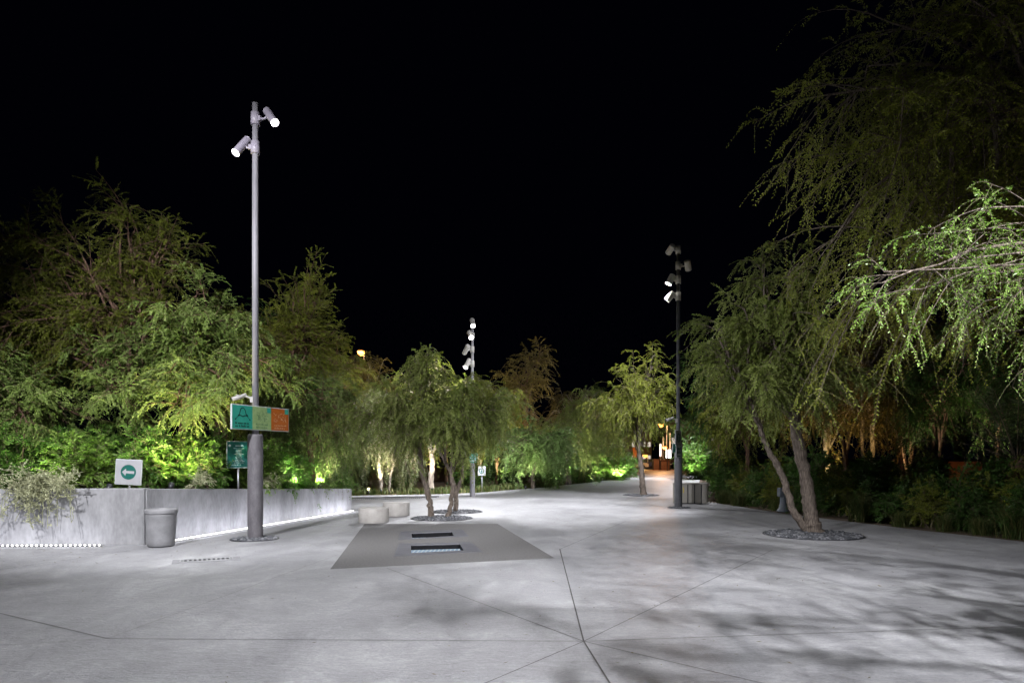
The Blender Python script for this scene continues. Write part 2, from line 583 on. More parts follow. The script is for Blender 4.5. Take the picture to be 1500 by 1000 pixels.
def plant_geometry(seed, trunks, envs, n1=12, n2=9, n3=10, nl=30, bl=1.2, tl=0.5, L=0.05, W=0.009, droop=0.35, lift=0.2,
                   arch=0.25, side_spread=0.8, flat=0.5, shell=(0.5, 1.0), limb_r=0.035, fan=None, tdroop=0.5, start_t=(0.55, 1.0)):
    """trunks: lists of (x,y,z,r); envs: (cx,cy,cz,rx,ry,rz[,weight]).  Returns wood arrays and leaf arrays, local coordinates."""
    rng = np.random.default_rng(seed)
    WV, WQ, wo = [], [], 0
    tp = []
    for tr in trunks:
        c = catmull(tr, 7)
        c[1:-1, :2] += rng.normal(0, 0.012, (len(c) - 2, 2))
        P, R = c[None, :, :3], c[None, :, 3] * (1 + 0.06 * rng.normal(0, 1, (1, len(c))))
        V, Q = np_tubes(P, R, 14)
        # bark ridges: uneven ring radii
        ctr = np.repeat(c[:, :3], 14, 0)
        k = np.tile(1 + 0.07 * np.sin(np.arange(14) * 2.3) + 0.05 * np.sin(np.arange(14) * 4.1), len(c))[:, None]
        V = ctr + (V - ctr) * k
        WV.append(V)
        WQ.append(Q + wo)
        wo += len(V)
        tp.append(c)
    # limbs
    envs = np.array([list(e) + [1.0] * (7 - len(e)) for e in envs], float)
    wts = envs[:, 6] * np.cbrt(envs[:, 3] * envs[:, 4] * envs[:, 5]) ** 2
    ei = rng.choice(len(envs), n1, p=wts / wts.sum())
    ei[:min(n1, len(envs))] = np.arange(min(n1, len(envs)))
    d = unit(rng.normal(0, 1, (n1, 3)))
    u = rng.uniform(shell[0], shell[1], (n1, 1))
    tgt = envs[ei, :3] + d * envs[ei, 3:6] * u * 0.8
    st = np.zeros((n1, 3))
    for i in range(n1):
        if fan is not None:
            st[i] = [rng.normal(0, fan), rng.normal(0, fan), 0.0]
        else:
            ends = np.array([c[-1, :3] for c in tp])
            j = np.argmin(np.linalg.norm(ends[:, :2] - tgt[i, :2], axis=1))
            c = tp[j]
            # a limb leaves the trunk below the point it reaches for
            lo = start_t[0] if tgt[i, 2] > c[int(start_t[0] * (len(c) - 1)), 2] else max(0.35, start_t[0] - 0.2)
            st[i] = c[int(rng.uniform(lo, start_t[1]) * (len(c) - 1)), :3]
    ln = np.linalg.norm(tgt - st, axis=1, keepdims=True)
    mid = st * 0.5 + tgt * 0.5 + np.concatenate([rng.normal(0, 0.10, (n1, 2)) * ln, ln * arch * rng.uniform(0.5, 1.3, (n1, 1))], 1)
    ts = np.linspace(0, 1, 8)
    P = bez(st, mid, tgt, ts)
    P[:, 1:-1] += rng.normal(0, 0.02, P[:, 1:-1].shape)
    lr = limb_r * rng.uniform(0.7, 1.3, (n1, 1)) * (1 - 0.72 * ts)[None, :]
    V, Q = np_tubes(P, lr, 7)
    WV.append(V)
    WQ.append(Q + wo)
    wo += len(V)
    ltint = rng.uniform(0.0, 0.5, n1)
    # branches
    nb = n1 * n2
    li = np.repeat(np.arange(n1), n2)
    tb = rng.uniform(0.3, 1.0, (nb, 1))
    tb[::n2] = 1.0
    b0 = bez(st[li], mid[li], tgt[li], tb)[:, 0]
    btan = dbez(st[li], mid[li], tgt[li], tb)[:, 0]
    outw = unit(b0 - envs[ei[li], :3] + 1e-4)
    bd = unit(btan * 0.7 + unit(rng.normal(0, 1, (nb, 3))) * 0.85 + outw * 0.55 + np.array([0, 0, lift]))
    bln = bl * rng.uniform(0.45, 1.25, (nb, 1))
    b1 = b0 + bd * bln * 0.55
    b2 = b0 + bd * bln + np.array([0, 0, -1.0]) * bln * droop * rng.uniform(0.5, 1.5, (nb, 1))
    ts = np.linspace(0, 1, 5)
    P = bez(b0, b1, b2, ts)
    br = (limb_r * 0.3) * (1 - 0.75 * ts)[None, :] * np.ones((nb, 1))
    V, Q = np_tubes(P, br, 4)
    WV.append(V)
    WQ.append(Q + wo)
    wo += len(V)
    # twigs
    ntw = nb * n3
    bi = np.repeat(np.arange(nb), n3)
    tt = rng.uniform(0.12, 1.0, (ntw, 1))
    tt[::n3] = 1.0
    t0 = bez(b0[bi], b1[bi], b2[bi], tt)[:, 0]
    ttan = dbez(b0[bi], b1[bi], b2[bi], tt)[:, 0]
    upn = np.array([0, 0, 1.0]) + rng.normal(0, flat, (ntw, 3))
    sd = unit(np.cross(ttan, upn)) * np.where(rng.random((ntw, 1)) < 0.5, 1, -1)
    td = unit(ttan * 0.8 + sd * 0.8 + rng.normal(0, 0.3, (ntw, 3)))
    tln = tl * rng.uniform(0.5, 1.3, (ntw, 1))
    t1 = t0 + td * tln * 0.55
    t2 = t0 + td * tln + np.array([0, 0, -1.0]) * tln * tdroop * rng.uniform(0.4, 1.6, (ntw, 1))
    P = bez(t0, t1, t2, np.linspace(0, 1, 4))
    tr_ = max(0.0022, L * 0.055)
    TV, TQ = np_tubes(P, np.full((ntw, 4), tr_) * np.array([1, 0.85, 0.6, 0.3])[None, :], 3)
    LV, LQ, lt = leaves_on(rng, t0, t1, t2, nl, L, W, side_spread, flat, base_tint=ltint[li[bi]] + rng.uniform(-0.06, 0.06, ntw))
    V = np.concatenate([LV, TV])
    Q = np.concatenate([LQ, TQ + len(LV)])
    mi = np.concatenate([np.zeros(len(LQ)), np.ones(len(TQ))])
    tint = np.concatenate([lt, np.zeros(len(TQ))])
    return np.concatenate(WV), np.concatenate(WQ), V, Q, mi, tint


def tree(name, label, base, trunks, envs, leaf, bark='bark', cat='tree', group=None, seed=1, crown='crown', wood='trunk', **kw):
    """trunks and envelopes are given in world coordinates and stored relative to the base"""
    b = np.array(base, float)
    tr = [[(p[0] - b[0], p[1] - b[1], p[2] - b[2], p[3]) for p in t] for t in trunks]
    ev = [tuple(np.array(e[:3]) - b) + tuple(e[3:]) for e in envs]
    wv, wq, v, q, mi, ti = plant_geometry(seed, tr, ev, **kw)
    r = thing(name, label, cat, base, 0, group)
    me = quad_mesh(wood, wv, wq, [M[bark]], smooth=np.ones(len(wq)))
    o = bpy.data.objects.new(wood, me)
    col.objects.link(o)
    o.parent = r
    me = quad_mesh(crown, v, q, [M[leaf], M['twig']], mi, ti)
    o = bpy.data.objects.new(crown, me)
    col.objects.link(o)
    o.parent = r
    return r


def px_trunk(pts, Y, dy=0.0):
    """trunk from survey pixels at depth Y: (px, py, radius)"""
    out = []
    for i, (px, py, r) in enumerate(pts):
        x, y, z = wp(px, py, Y)
        out.append((x, Y + dy * i, z, r))
    return out


def env(px, py, Y, rx, rz, ry=None, w=1.0):
    """crown envelope centred on a survey pixel at depth Y, radii in survey pixels (ry in metres)"""
    x, y, z = wp(px, py, Y)
    return (x, y, z, rx * Y / FOC, ry if ry else rx * Y / FOC, rz * Y / FOC, w)


def blades(seed, spots, h, w, lean=0.5):
    """grass blades as bent two-quad strips at (x,y,z) spots"""
    rng = np.random.default_rng(seed)
    s = np.asarray(spots, float)
    n = len(s)
    an = rng.uniform(0, 2 * PI, n)
    d = np.stack([np.cos(an), np.sin(an), np.zeros(n)], 1)
    wv = np.stack([-np.sin(an), np.cos(an), np.zeros(n)], 1) * w * rng.uniform(0.6, 1.3, (n, 1))
    hh = h * rng.uniform(0.5, 1.3, (n, 1))
    le = lean * rng.uniform(0.2, 1.3, (n, 1)) * hh
    up = np.array([0, 0, 1.0])
    p1 = s + up * hh * 0.6 + d * le * 0.35
    p2 = s + up * hh * 0.95 + d * le
    V = np.stack([s - wv, s + wv, p1 + wv * 0.8, p1 - wv * 0.8, p2 + wv * 0.12, p2 - wv * 0.12], 1).reshape(-1, 3)
    o = np.arange(n)[:, None] * 6
    Q = np.concatenate([o + np.array([0, 1, 2, 3]), o + np.array([3, 2, 4, 5])], 1).reshape(-1, 4)
    t = np.repeat(rng.uniform(0, 1, n), 2)
    return V, Q, t


# ------------------------------------------------------------------ setting: ground
PLAZA = [(-26, -12), (17, -12), (14.5, 0), (12.2, 9), (10.2, 13.6), (9.4, 15.7), (8.1, 20.2), (7.35, 25.5), (9.8, 36), (14.6, 53), (20.5, 77), (21.5, 80),
         (14.0, 80), (11.0, 60), (7.5, 50), (1.9, 37.8), (-1.6, 31.8), (-3.3, 30.6), (-6.9, 29.5), (-15, 28.4), (-26, 28.4)]
MATQ = [gp(484, 833), gp(812, 817), gp(729, 767), gp(534, 767)]
WELL1 = [gp(602, 810), gp(679.5, 806), gp(673.6, 796.5), gp(602, 798.4)]
WELL2 = [gp(604, 788.5), gp(665, 784.8), gp(662, 778.6), gp(602.5, 780.8)]
SUR1 = [gp(577, 815), gp(707, 808), gp(690, 794), gp(584, 796)]
SUR2 = [gp(583, 790.5), gp(687, 785.5), gp(678, 775.5), gp(587, 778)]


def shrink(poly, k):
    cx = sum(p[0] for p in poly) / len(poly)
    cy = sum(p[1] for p in poly) / len(poly)
    return [(cx + (p[0] - cx) * k, cy + (p[1] - cy) * k) for p in poly]


o = MB().prism([(-300, -60), (300, -60), (300, 500), (-300, 500)], -0.6, -0.22).build('ground', M['soil'])
tag(o, kind='structure')
# garden soil surface with a little relief, cut round the plaza
o = MB().prism([(-80, -40), (80, -40), (80, 79), (-80, 79)], -0.16, -0.02, holes=[shrink(PLAZA, 1.0)]).build('soil', M['soil'])
tag(o, kind='structure')
o = MB().prism(PLAZA, -0.14, 0.0, holes=[shrink(MATQ, 0.985)]).build('pavement', M['plaza'])
tag(o, kind='structure')
o = MB().prism(MATQ, -0.006, 0.004, holes=[shrink(SUR1, 0.98), shrink(SUR2, 0.98)]).build('dark_paving', M['mat'])
tag(o, kind='structure')
o = MB().prism([(-60, 80), (140, 80), (140, 88), (-60, 88)], -0.15, -0.004).build('street_pavement', M['paver'])
tag(o, kind='structure')
o = MB().prism([(-60, 88), (140, 88), (140, 110), (-60, 110)], -0.2, -0.13).build('road', M['asphalt'])
tag(o, kind='structure')

# sawn and filled joints, and one painted post shadow
JD = [((820, 804), (855, 939)), ((855, 939), (893, 1000)), ((893, 1000), (960, 1110))]
JL = [((0, 898), (157, 935)), ((157, 935), (855, 939)), ((855, 939), (1500, 917)), ((567, 832), (855, 939)), ((820, 804), (917, 763)), ((855, 939), (1132, 805)),
      ((855, 939), (1115, 1000)), ((1115, 1000), (1400, 1068)), ((855, 939), (740, 988)), ((740, 988), (480, 1098)), ((0, 834), (190, 806)), ((1500, 917), (2000, 901)), ((0, 898), (-500, 780))]
JP = [((0, 945), (157, 935)), ((157, 935), (495, 812)), ((820, 804), (1130, 803)), ((800, 743), (872, 760)), ((300, 800), (420, 779)), ((430, 790), (500, 808)), ((872, 760), (1000, 790))]  # the strip through the tall post's foot paints its thin cast shadow


def strips(lines, w, z):
    mb = MB()
    for (a, b) in lines:
        A, B = Vector(gp(*a)), Vector(gp(*b))
        t = (B - A).normalized()
        n = Vector((-t.y, t.x)) * w / 2
        mb.add([(A.x - n.x, A.y - n.y, z), (A.x + n.x, A.y + n.y, z), (B.x + n.x, B.y + n.y, z), (B.x - n.x, B.y - n.y, z)], [(0, 1, 2, 3)])
    return mb


for lines, w, z, m in ((JD, 0.015, 0.0045, 'joint'), (JL, 0.0085, 0.004, 'joint'), (JP, 0.008, 0.0035, 'joint_and_shadow')):
    tag(strips(lines, w, z).build('pavement_line', M[m]), kind='structure')

# light wells in the dark paving
for nm, sur, well, lab in (('front', SUR1, WELL1, 'nearer and larger sunken light well glowing blue in the dark paving'),
                           ('rear', SUR2, WELL2, 'farther and smaller sunken light well with thin bright strip in the dark paving')):
    r = thing('light_well', lab, 'floor light', (0, 0, 0), 0, 'sunken light wells in the dark paving')
    cx = sum(p[0] for p in well) / 4
    cy = sum(p[1] for p in well) / 4
    r.location = (cx, cy, 0)
    L_ = lambda P: [(p[0] - cx, p[1] - cy) for p in P]
    MB().prism(L_(sur), -0.008, 0.008, holes=[L_(well)]).build('stone_surround', M['slate'], r)
    mb = MB()
    w_, in_ = L_(shrink(well, 1.03)), L_(shrink(well, 1.0))
    mb.prism(w_, -0.13, -0.01, holes=[in_])
    mb.build('inner_wall', M['pit'], r)
    g = MB().prism(L_(shrink(well, 0.992)), -0.125, -0.088 if nm == 'front' else -0.1).build('glass_floor', M['glasslit'], r)

# drain grate
gx, gy = gp(303, 820)
r = thing('drain_grate', 'slotted steel drain grate set in the pavement before the tall pole', 'drain', (gx, gy, 0), math.radians(24))
MB().box((0, 0, 0.003), (1.02, 0.42, 0.006)).build('surround', M['bin'], r)
mb = MB()
mb.box((0, -0.125, 0.010), (0.78, 0.03, 0.012)).box((0, 0.125, 0.010), (0.78, 0.03, 0.012))
mb.box((-0.385, 0, 0.0105), (0.025, 0.22, 0.012)).box((0.385, 0, 0.0105), (0.025, 0.22, 0.012))
for k in range(11):
    mb.box((-0.35 + k * 0.07, 0, 0.010), (0.032, 0.22, 0.004))
mb.build('grille', M['steel'], r)
MB().box((0, 0, 0.0065), (0.76, 0.25, 0.003)).build('channel', M['dark'], r)

# ------------------------------------------------------------------ planter wall, LED strips
WA, WB, WC = (-24.0, 12.35), gp(213, 798), gp(515, 748)
WB = (WB[0], WB[1])


def wall_piece(name, label, A, B, hA, hB, th=0.22):
    A, B = Vector(A), Vector(B)
    t = (B - A).normalized()
    n = Vector((-t.y, t.x)) * th
    r = thing(name, label, 'wall', (A.x, A.y, 0), 0, 'concrete planter wall')
    a, b = Vector((0, 0)), B - A
    P = []
    N = 24
    mb = MB()
    for i in range(N + 1):
        u = i / N
        p = a + (b - a) * u
        h = hA + (hB - hA) * u
        c = 0.012
        P += [(p.x, p.y, 0.0), (p.x, p.y, h - c), (p.x + n.x * c / th, p.y + n.y * c / th, h), (p.x + n.x, p.y + n.y, h), (p.x + n.x, p.y + n.y, -0.05)]
    F = []
    for i in range(N):
        for k in range(4):
            F.append((i * 5 + k, i * 5 + k + 1, i * 5 + k + 6, i * 5 + k + 5))
    F.append((0, 1, 2, 3, 4))
    F.append(tuple(N * 5 + k for k in (4, 3, 2, 1, 0)))
    mb.add(P, F)
    mb.build('wall_slab', M['wall'], r)
    return r


tW1 = (Vector(WB) - Vector(WA)).normalized()
tW2 = (Vector(WC) - Vector(WB)).normalized()
wall_piece('planter_wall', 'long pale concrete planter wall left of the grey bin', WA, Vector(WB) - tW1 * 0.02, 1.02, 1.085)
wall_piece('planter_wall', 'concrete planter wall running back behind the tall pole', Vector(WB) + tW2 * 0.04, WC, 1.075, 0.69)

mb = MB()
SOILP = [(-24, 12.6, 0.92), (-7.25, 13.35, 0.98), (-5.2, 21.2, 0.6), (-6.0, 23.2, 0.4), (-14, 25, 0.5), (-24, 25, 0.6)]
mb.add([p for p in SOILP] + [(-10, 19, 0.95)], [(i, (i + 1) % 6, 6) for i in range(6)])
mb.add([(-5.2, 21.2, 0.6), (-6.0, 23.2, 0.4), (-14, 25, 0.5), (-24, 25, 0.6), (-5.2, 21.2, -.1), (-5.9, 23.4, -.1), (-14, 25.3, -.1), (-24, 25.3, -.1)], [(0, 1, 5, 4), (1, 2, 6, 5), (2, 3, 7, 6)])
tag(mb.build('planter_soil', M['soil']), kind='structure')


def soil_z(x, y):
    return 0.9 if y < 19 else 0.65


def led_strip(label, A, B, off, n, power, up=0.55, size=0.022, color=(0.86, 0.87, 1.0), lamp='led'):
    A, B = Vector(A), Vector(B)
    t = (B - A).normalized()
    nn = Vector((t.y, -t.x))
    r = thing('led_strip', label, 'light strip', (A.x + nn.x * off, A.y + nn.y * off, 0.0), math.atan2(t.y, t.x), 'rows of small white ground lights')
    ln = (B - A).length
    MB().box((ln / 2, 0, 0.006), (ln, 0.05, 0.012)).build('channel', M['dark'], r)
    first = MB().lathe([(size, 0.0), (size * 0.95, 0.016), (size * 0.6, 0.024), (0.0005, 0.026)], 8).build('diode', M[lamp], r, (ln * 0.5 / n, 0, 0.012))
    for k in range(1, n):
        d = first.copy()
        col.objects.link(d)
        d.parent = r
        d.location = (ln * (k + 0.5) / n, 0, 0.012)
    # the strip's light: area lamps lying along it, turned towards the wall
    m = max(1, round(ln / 2.2))
    rg = random.Random(len(label))
    for k in range(m if power else 0):
        l = bpy.data.lights.new('strip_glow', 'AREA')
        l.shape = 'RECTANGLE'
        l.size = ln / m
        l.size_y = 0.04
        l.energy = power * ln / m * rg.uniform(0.65, 1.4)
        l.color = color
        lo = bpy.data.objects.new('strip_glow', l)
        col.objects.link(lo)
        lo.parent = r
        lo.location = (ln * (k + 0.5) / m, -0.28, 0.035)
        aim(lo, (0, 1.0, 0.8))
    return r


led_strip('row of bright ground lights at the foot of the left planter wall', (-14.0, 12.35 + 10 * 0.0441), Vector(WB) - tW1 * 0.75, 0.12, 70, 3.6, size=0.015)
led_strip('row of bright ground lights along the planter wall behind the tall pole', Vector(WB) + tW2 * 0.25, Vector(WC) - tW2 * 0.1, 0.12, 90, 6.5, size=0.015)
led_strip('faint dotted ground lights on the far kerb beyond the concrete drums', gp(517, 731.5), gp(617, 729.5), 0.06, 34, 0.0, size=0.012, lamp='led_dim')
k0, k1 = gp(517, 731), gp(640, 728.5)
mb = MB().prism([k0, k1, (k1[0] + 0.05, k1[1] + 0.25), (k0[0], k0[1] + 0.3)], -0.02, 0.07)
tag(mb.build('kerb', M['wall']), kind='structure')

# ------------------------------------------------------------------ lamp posts


def floodlight(root, at_z, side, d, length, rad, lit, power, angle, body, pole_r, reach=0.22, soft=0.0, color=(0.945, 0.945, 1.0), blend=0.55):
    """cylindrical floodlight on an arm; side = unit xy direction the arm leaves the pole; d = beam direction"""
    d = Vector(d).normalized()
    s = Vector((side[0], side[1], 0)).normalized()
    c = s * (pole_r + reach) + Vector((0, 0, at_z))
    a, b = c - d * length * 0.5, c + d * length * 0.5
    mb = MB()
    mb.tube([a - d * 0.012, a, a + d * 0.02], [rad * 0.86, rad, rad], 20)
    mb.tube([a + d * 0.02, b], rad, 20, caps=False)
    mb.tube([b - d * 0.03, b], [rad, rad * 1.03], 20, caps=False)
    h = mb.build('floodlight', body, root)
    lm = MB().tube([b - d * 0.03, b - d * 0.012], [rad * 0.93, rad * 0.93], 20)
    lm.build('lens', M['lens'] if lit else M['deadlens'], h)
    br = MB()
    br.tube([s * (pole_r * 0.9) + Vector((0, 0, at_z)), s * (pole_r + reach * 0.45) + Vector((0, 0, at_z - 0.02)), c - d * length * 0.12], [0.028, 0.024, 0.03], 10)
    br.tube([(0, 0, at_z - 0.13), (0, 0, at_z + 0.13)], pole_r * 1.4, 16)
    br.box(tuple(s * (pole_r * 1.5) + Vector((0, 0, at_z))), (0.07, 0.07, 0.1), rz=math.atan2(s.y, s.x))
    br.build('bracket', body, h)
    if power:
        spot(h, b + d * 0.02, d, power, angle, color, blend, max(rad * 0.8, soft))
    return h


def lamp_post(label, loc, height, pr, sleeve_r, sleeve_h, heads, pole_m, sleeve_m, body_m, hl=0.5, hr=0.082, group='floodlight poles round the plaza'):
    r = thing('lamp_post', label, 'lamp post', loc, 0, group)
    MB().tube([(0, 0, sleeve_h - 0.1), (0, 0, height)], [pr, pr * 0.92], 18).build('pole', pole_m, r)
    s = MB()
    s.lathe([(sleeve_r * 1.0, 0), (sleeve_r, sleeve_h - 0.06), (sleeve_r * 0.96, sleeve_h - 0.02), (sleeve_r * 0.86, sleeve_h), (pr, sleeve_h + 0.001)], 28)
    s.build('sleeve', sleeve_m, r)
    for h in heads:
        floodlight(r, body=body_m, pole_r=pr, length=hl, rad=hr, **h)
    return r


PX, PY = gp(374, 787.5)
P1 = lamp_post('tallest grey lamp post in left foreground with two lit floodlights', (PX, PY, 0), 9.05, 0.066, 0.155, 2.16, [
    dict(at_z=8.72, side=(1, -0.25), d=(0.5, -0.46, -0.72), lit=True, power=2000, angle=100, reach=0.3),
    dict(at_z=8.12, side=(-1, -0.3), d=(-0.30, -0.52, -0.78), lit=True, power=1050, angle=108, reach=0.2)], M['pole'], M['sleeve'], M['head'])
MX, MY = gp(692, 727)
P2 = lamp_post('distant lamp post with glaring white floodlights behind the middle trees', (MX, MY, 0), 7.45, 0.06, 0.11, 1.5, [
    dict(at_z=7.28, side=(0.1, -1), d=(0.10, -0.62, -0.62), lit=True, power=2200, angle=90, reach=0.15),
    dict(at_z=6.78, side=(-0.4, -1), d=(0.22, -0.66, -0.6), lit=True, power=1900, angle=90, reach=0.15),
    dict(at_z=6.2, side=(-1, 0.1), d=(-0.4, 0.6, -0.6), lit=False, power=8000, angle=100, reach=0.2),  # unlit lens; its beam is added to light the grass behind
    dict(at_z=5.6, side=(-1, -0.2), d=(-0.35, -0.45, -0.75), lit=True, power=1500, angle=90, reach=0.15)], M['pole'], M['pole'], M['palehead'], 0.45, 0.10)
RX, RY = gp(993.5, 743)
P3 = lamp_post('dark lamp post on the right carrying four pale floodlights', (RX, RY, 0), 8.65, 0.062, 0.13, 2.1, [
    dict(at_z=8.55, side=(-1, -0.1), d=(-0.27, 0.8, -0.45), lit=True, power=7000, angle=80, reach=0.2),
    dict(at_z=8.02, side=(1, -0.1), d=(0.3, 0.6, -0.75), lit=True, power=1200, angle=90, reach=0.25),
    dict(at_z=7.55, side=(-1, -0.1), d=(-0.46, -0.02, -0.85), lit=True, power=4800, angle=80, reach=0.2),
    dict(at_z=7.0, side=(-1, 0.1), d=(-0.62, 0.25, -0.7), lit=True, power=1200, angle=90, reach=0.2)], M['darkpole'], M['darkpole'], M['creamhead'], 0.33, 0.105)
# two further posts of the same row stand just outside the frame and light the foreground
P4 = lamp_post('lamp post standing left of the viewer, short of the planter wall', (-7.0, 3.5, 0), 9.05, 0.066, 0.155, 2.16, [
    dict(at_z=8.72, side=(1, 0.4), d=(0.02, 0.88, -0.42), lit=True, power=11500, angle=65, reach=0.3),
    dict(at_z=8.12, side=(1, 0.2), d=(0.68, 0.66, -0.46), lit=True, power=6500, angle=48, reach=0.2)], M['pole'], M['sleeve'], M['head'])
P5 = lamp_post('lamp post standing right of the viewer under the overhanging tree', (7.0, -5.0, 0), 9.05, 0.066, 0.155, 2.16, [
    dict(at_z=8.72, side=(-1, 0.4), d=(-0.27, 0.70, -0.68), lit=True, power=19000, angle=66, soft=0.12, blend=0.8, reach=0.3),
    dict(at_z=8.12, side=(0.2, 1), d=(-0.25, 0.9, -0.36), lit=True, power=150, angle=64, reach=0.2),
    dict(at_z=7.6, side=(-1, 0.1), d=(-0.21, 0.87, -0.40), lit=True, power=12000, angle=28, reach=0.2)], M['pole'], M['sleeve'], M['head'])


P6 = lamp_post('lamp post near the street hidden by the forked tree crown', (15.3, 52.5, 0), 9.0, 0.066, 0.155, 2.1, [
    dict(at_z=8.6, side=(-1, -0.2), d=(-0.62, -0.35, -0.62), lit=True, power=9000, angle=100),
    dict(at_z=8.0, side=(-1, 0.2), d=(-0.3, 0.4, -0.8), lit=True, power=6000, angle=100)], M['darkpole'], M['darkpole'], M['palehead'])


# signs ---------------------------------------------------------------
def pseudo_words(mb, x0, x1, z, h, y, rng, mi=0, gap=0.5):
    """rows of small letter-like strokes, too small to read (as in the photograph)"""
    x = x0
    while x < x1:
        for k in range(rng.randint(2, 6)):
            w = h * rng.uniform(0.35, 0.6)
            if x + w > x1:
                return
            hh = h * rng.choice([0.6, 0.6, 0.6, 1.0])
            mb.add([(x, y, z), (x + w * 0.8, y, z), (x + w * 0.8, y, z + hh), (x, y, z + hh)], [(0, 1, 2, 3)], mi)
            x += w
        x += h * gap


def facing_rz(dx, dy):
    return math.atan2(dy, dx)


rg = random.Random(4)
# three-panel sign on the tall post. local x runs along the board, local -y faces the viewer
L0, R0 = wp(328.5, 608, 13.55), wp(413, 617, 15.15)
sx, sy = R0[0] - L0[0], R0[1] - L0[1]
sl = math.hypot(sx, sy)
ang = math.atan2(sy, sx)
zc, sh = 2.49, 0.50
nv = Vector((math.sin(ang), -math.cos(ang))) * 0.17   # towards the viewer's side
cpt = Vector(((L0[0] + R0[0]) / 2, (L0[1] + R0[1]) / 2))
r = thing('panel_sign', 'wide sign board of teal, sage and orange panels on the tall lamp post', 'sign', (cpt.x + nv.x, cpt.y + nv.y, zc), ang)
MB().box((0, 0, 0), (sl, 0.035, sh)).build('board', M['signframe'], r, bevel=0.004)
w3 = (sl - 0.03) / 3
for k, m in enumerate(('teal', 'sage', 'orange')):
    x0 = -sl / 2 + 0.015 + k * w3
    pn = MB().add([(x0, -0.0205, -sh / 2 + 0.015), (x0 + w3, -0.0205, -sh / 2 + 0.015), (x0 + w3, -0.0205, sh / 2 - 0.015), (x0, -0.0205, sh / 2 - 0.015)], [(0, 1, 2, 3)]).build('printed_panel', M[m], r)
    y = -0.0235
    im = MB()
    if k == 0:
        cx = x0 + w3 * 0.5
        # hooded figure outline with two trailing lines
        an = [(-0.075, 0.02), (-0.05, 0.12), (-0.02, 0.155), (0.02, 0.155), (0.055, 0.11), (0.075, 0.03), (0.12, 0.0), (0.05, 0.005), (0.0, -0.02), (-0.05, 0.005), (-0.11, -0.01)]
        an = [(cx + a * 1.25, b + 0.03) for a, b in an]
        for i in range(len(an)):
            a, b = Vector(an[i]), Vector(an[(i + 1) % len(an)])
            t = (b - a).normalized()
            n = Vector((-t.y, t.x)) * 0.010
            im.add([(a.x - n.x, y, a.y - n.y), (a.x + n.x, y, a.y + n.y), (b.x + n.x, y, b.y + n.y), (b.x - n.x, y, b.y - n.y)], [(0, 1, 2, 3)])
        for s in (-1, 1):
            im.add([(cx + s * 0.12, y, 0.025), (cx + s * 0.21, y, -0.045), (cx + s * 0.21, y, -0.056), (cx + s * 0.12, y, 0.012)], [(0, 1, 2, 3)])
            im.add([(cx + s * 0.20 - 0.018, y, -0.06), (cx + s * 0.20 + 0.018, y, -0.06), (cx + s * 0.20 + 0.018, y, -0.035), (cx + s * 0.20 - 0.018, y, -0.035)], [(0, 1, 2, 3)])
        pseudo_words(im, x0 + 0.07, x0 + w3 - 0.07, -0.14, 0.045, y, rg)
        pseudo_words(im, x0 + 0.07, x0 + w3 - 0.09, -0.20, 0.045, y, rg)
        im.build('print', M['ink'], pn)
    else:
        for i in range(26):
            cx, cz = x0 + w3 * rg.uniform(0.15, 0.85), rg.uniform(-0.06, 0.13)
            a = rg.uniform(0, PI)
            dx, dz, l = math.cos(a), math.sin(a), rg.uniform(0.02, 0.05)
            im.add([(cx - dx * l, y, cz - dz * l), (cx - dz * 0.008, y, cz + dx * 0.008), (cx + dx * l, y, cz + dz * l), (cx + dz * 0.008, y, cz - dx * 0.008)], [(0, 1, 2, 3)])
        pseudo_words(im, x0 + 0.1, x0 + w3 - 0.08, -0.14, 0.032, y, rg)
        pseudo_words(im, x0 + 0.1, x0 + w3 - 0.12, -0.20, 0.032, y, rg)
        im.build('print', M['midink'] if k == 1 else M['rustink'], pn)
        c = x0 + w3 - 0.13
        MB().add([(c, -0.024, 0.125), (c + 0.12, -0.024, 0.125), (c + 0.12, -0.024, sh / 2 - 0.018), (c, -0.024, sh / 2 - 0.018)], [(0, 1, 2, 3)]).build('emblem', M['teal'], pn)
# clamps that hold it on the post
MB().box((-0.05, 0.06, 0.16), (0.16, 0.10, 0.05)).box((-0.05, 0.06, -0.16), (0.16, 0.10, 0.05)).build('clamp', M['pole'], r)

# security cameras


def cctv(label, base, side, d):
    r = thing('security_camera', label, 'camera', base, 0, 'security cameras on the poles')
    s = Vector((side[0], side[1], 0)).normalized()
    d = Vector(d).normalized()
    MB().tube([(0, 0, 0), s * 0.07 + Vector((0, 0, 0.05)), s * 0.16 + Vector((0, 0, 0.07))], 0.02, 10).box((0, 0, 0), (0.06, 0.06, 0.12)).build('bracket', M['palehead'], r)
    c = s * 0.2 + Vector((0, 0, 0.06))
    b = MB().tube([c - d * 0.1, c + d * 0.2], 0.042, 14)
    b.box(tuple(c + d * 0.06 + Vector((0, 0, 0.046))), (0.09, 0.09, 0.01))
    b.build('housing', M['palehead'], r)
    MB().tube([c + d * 0.195, c + d * 0.21], 0.034, 14).build('lens', M['dark'], r)


cctv('small white camera on the tall post above the panel sign', (PX - 0.06, PY - 0.03, 2.88), (-1, -0.3), (-0.8, -0.5, -0.35))
cctv('small white camera on the dark right post above its signs', (RX - 0.06, RY - 0.03, 2.88), (-1, -0.2), (-0.85, -0.35, -0.3))


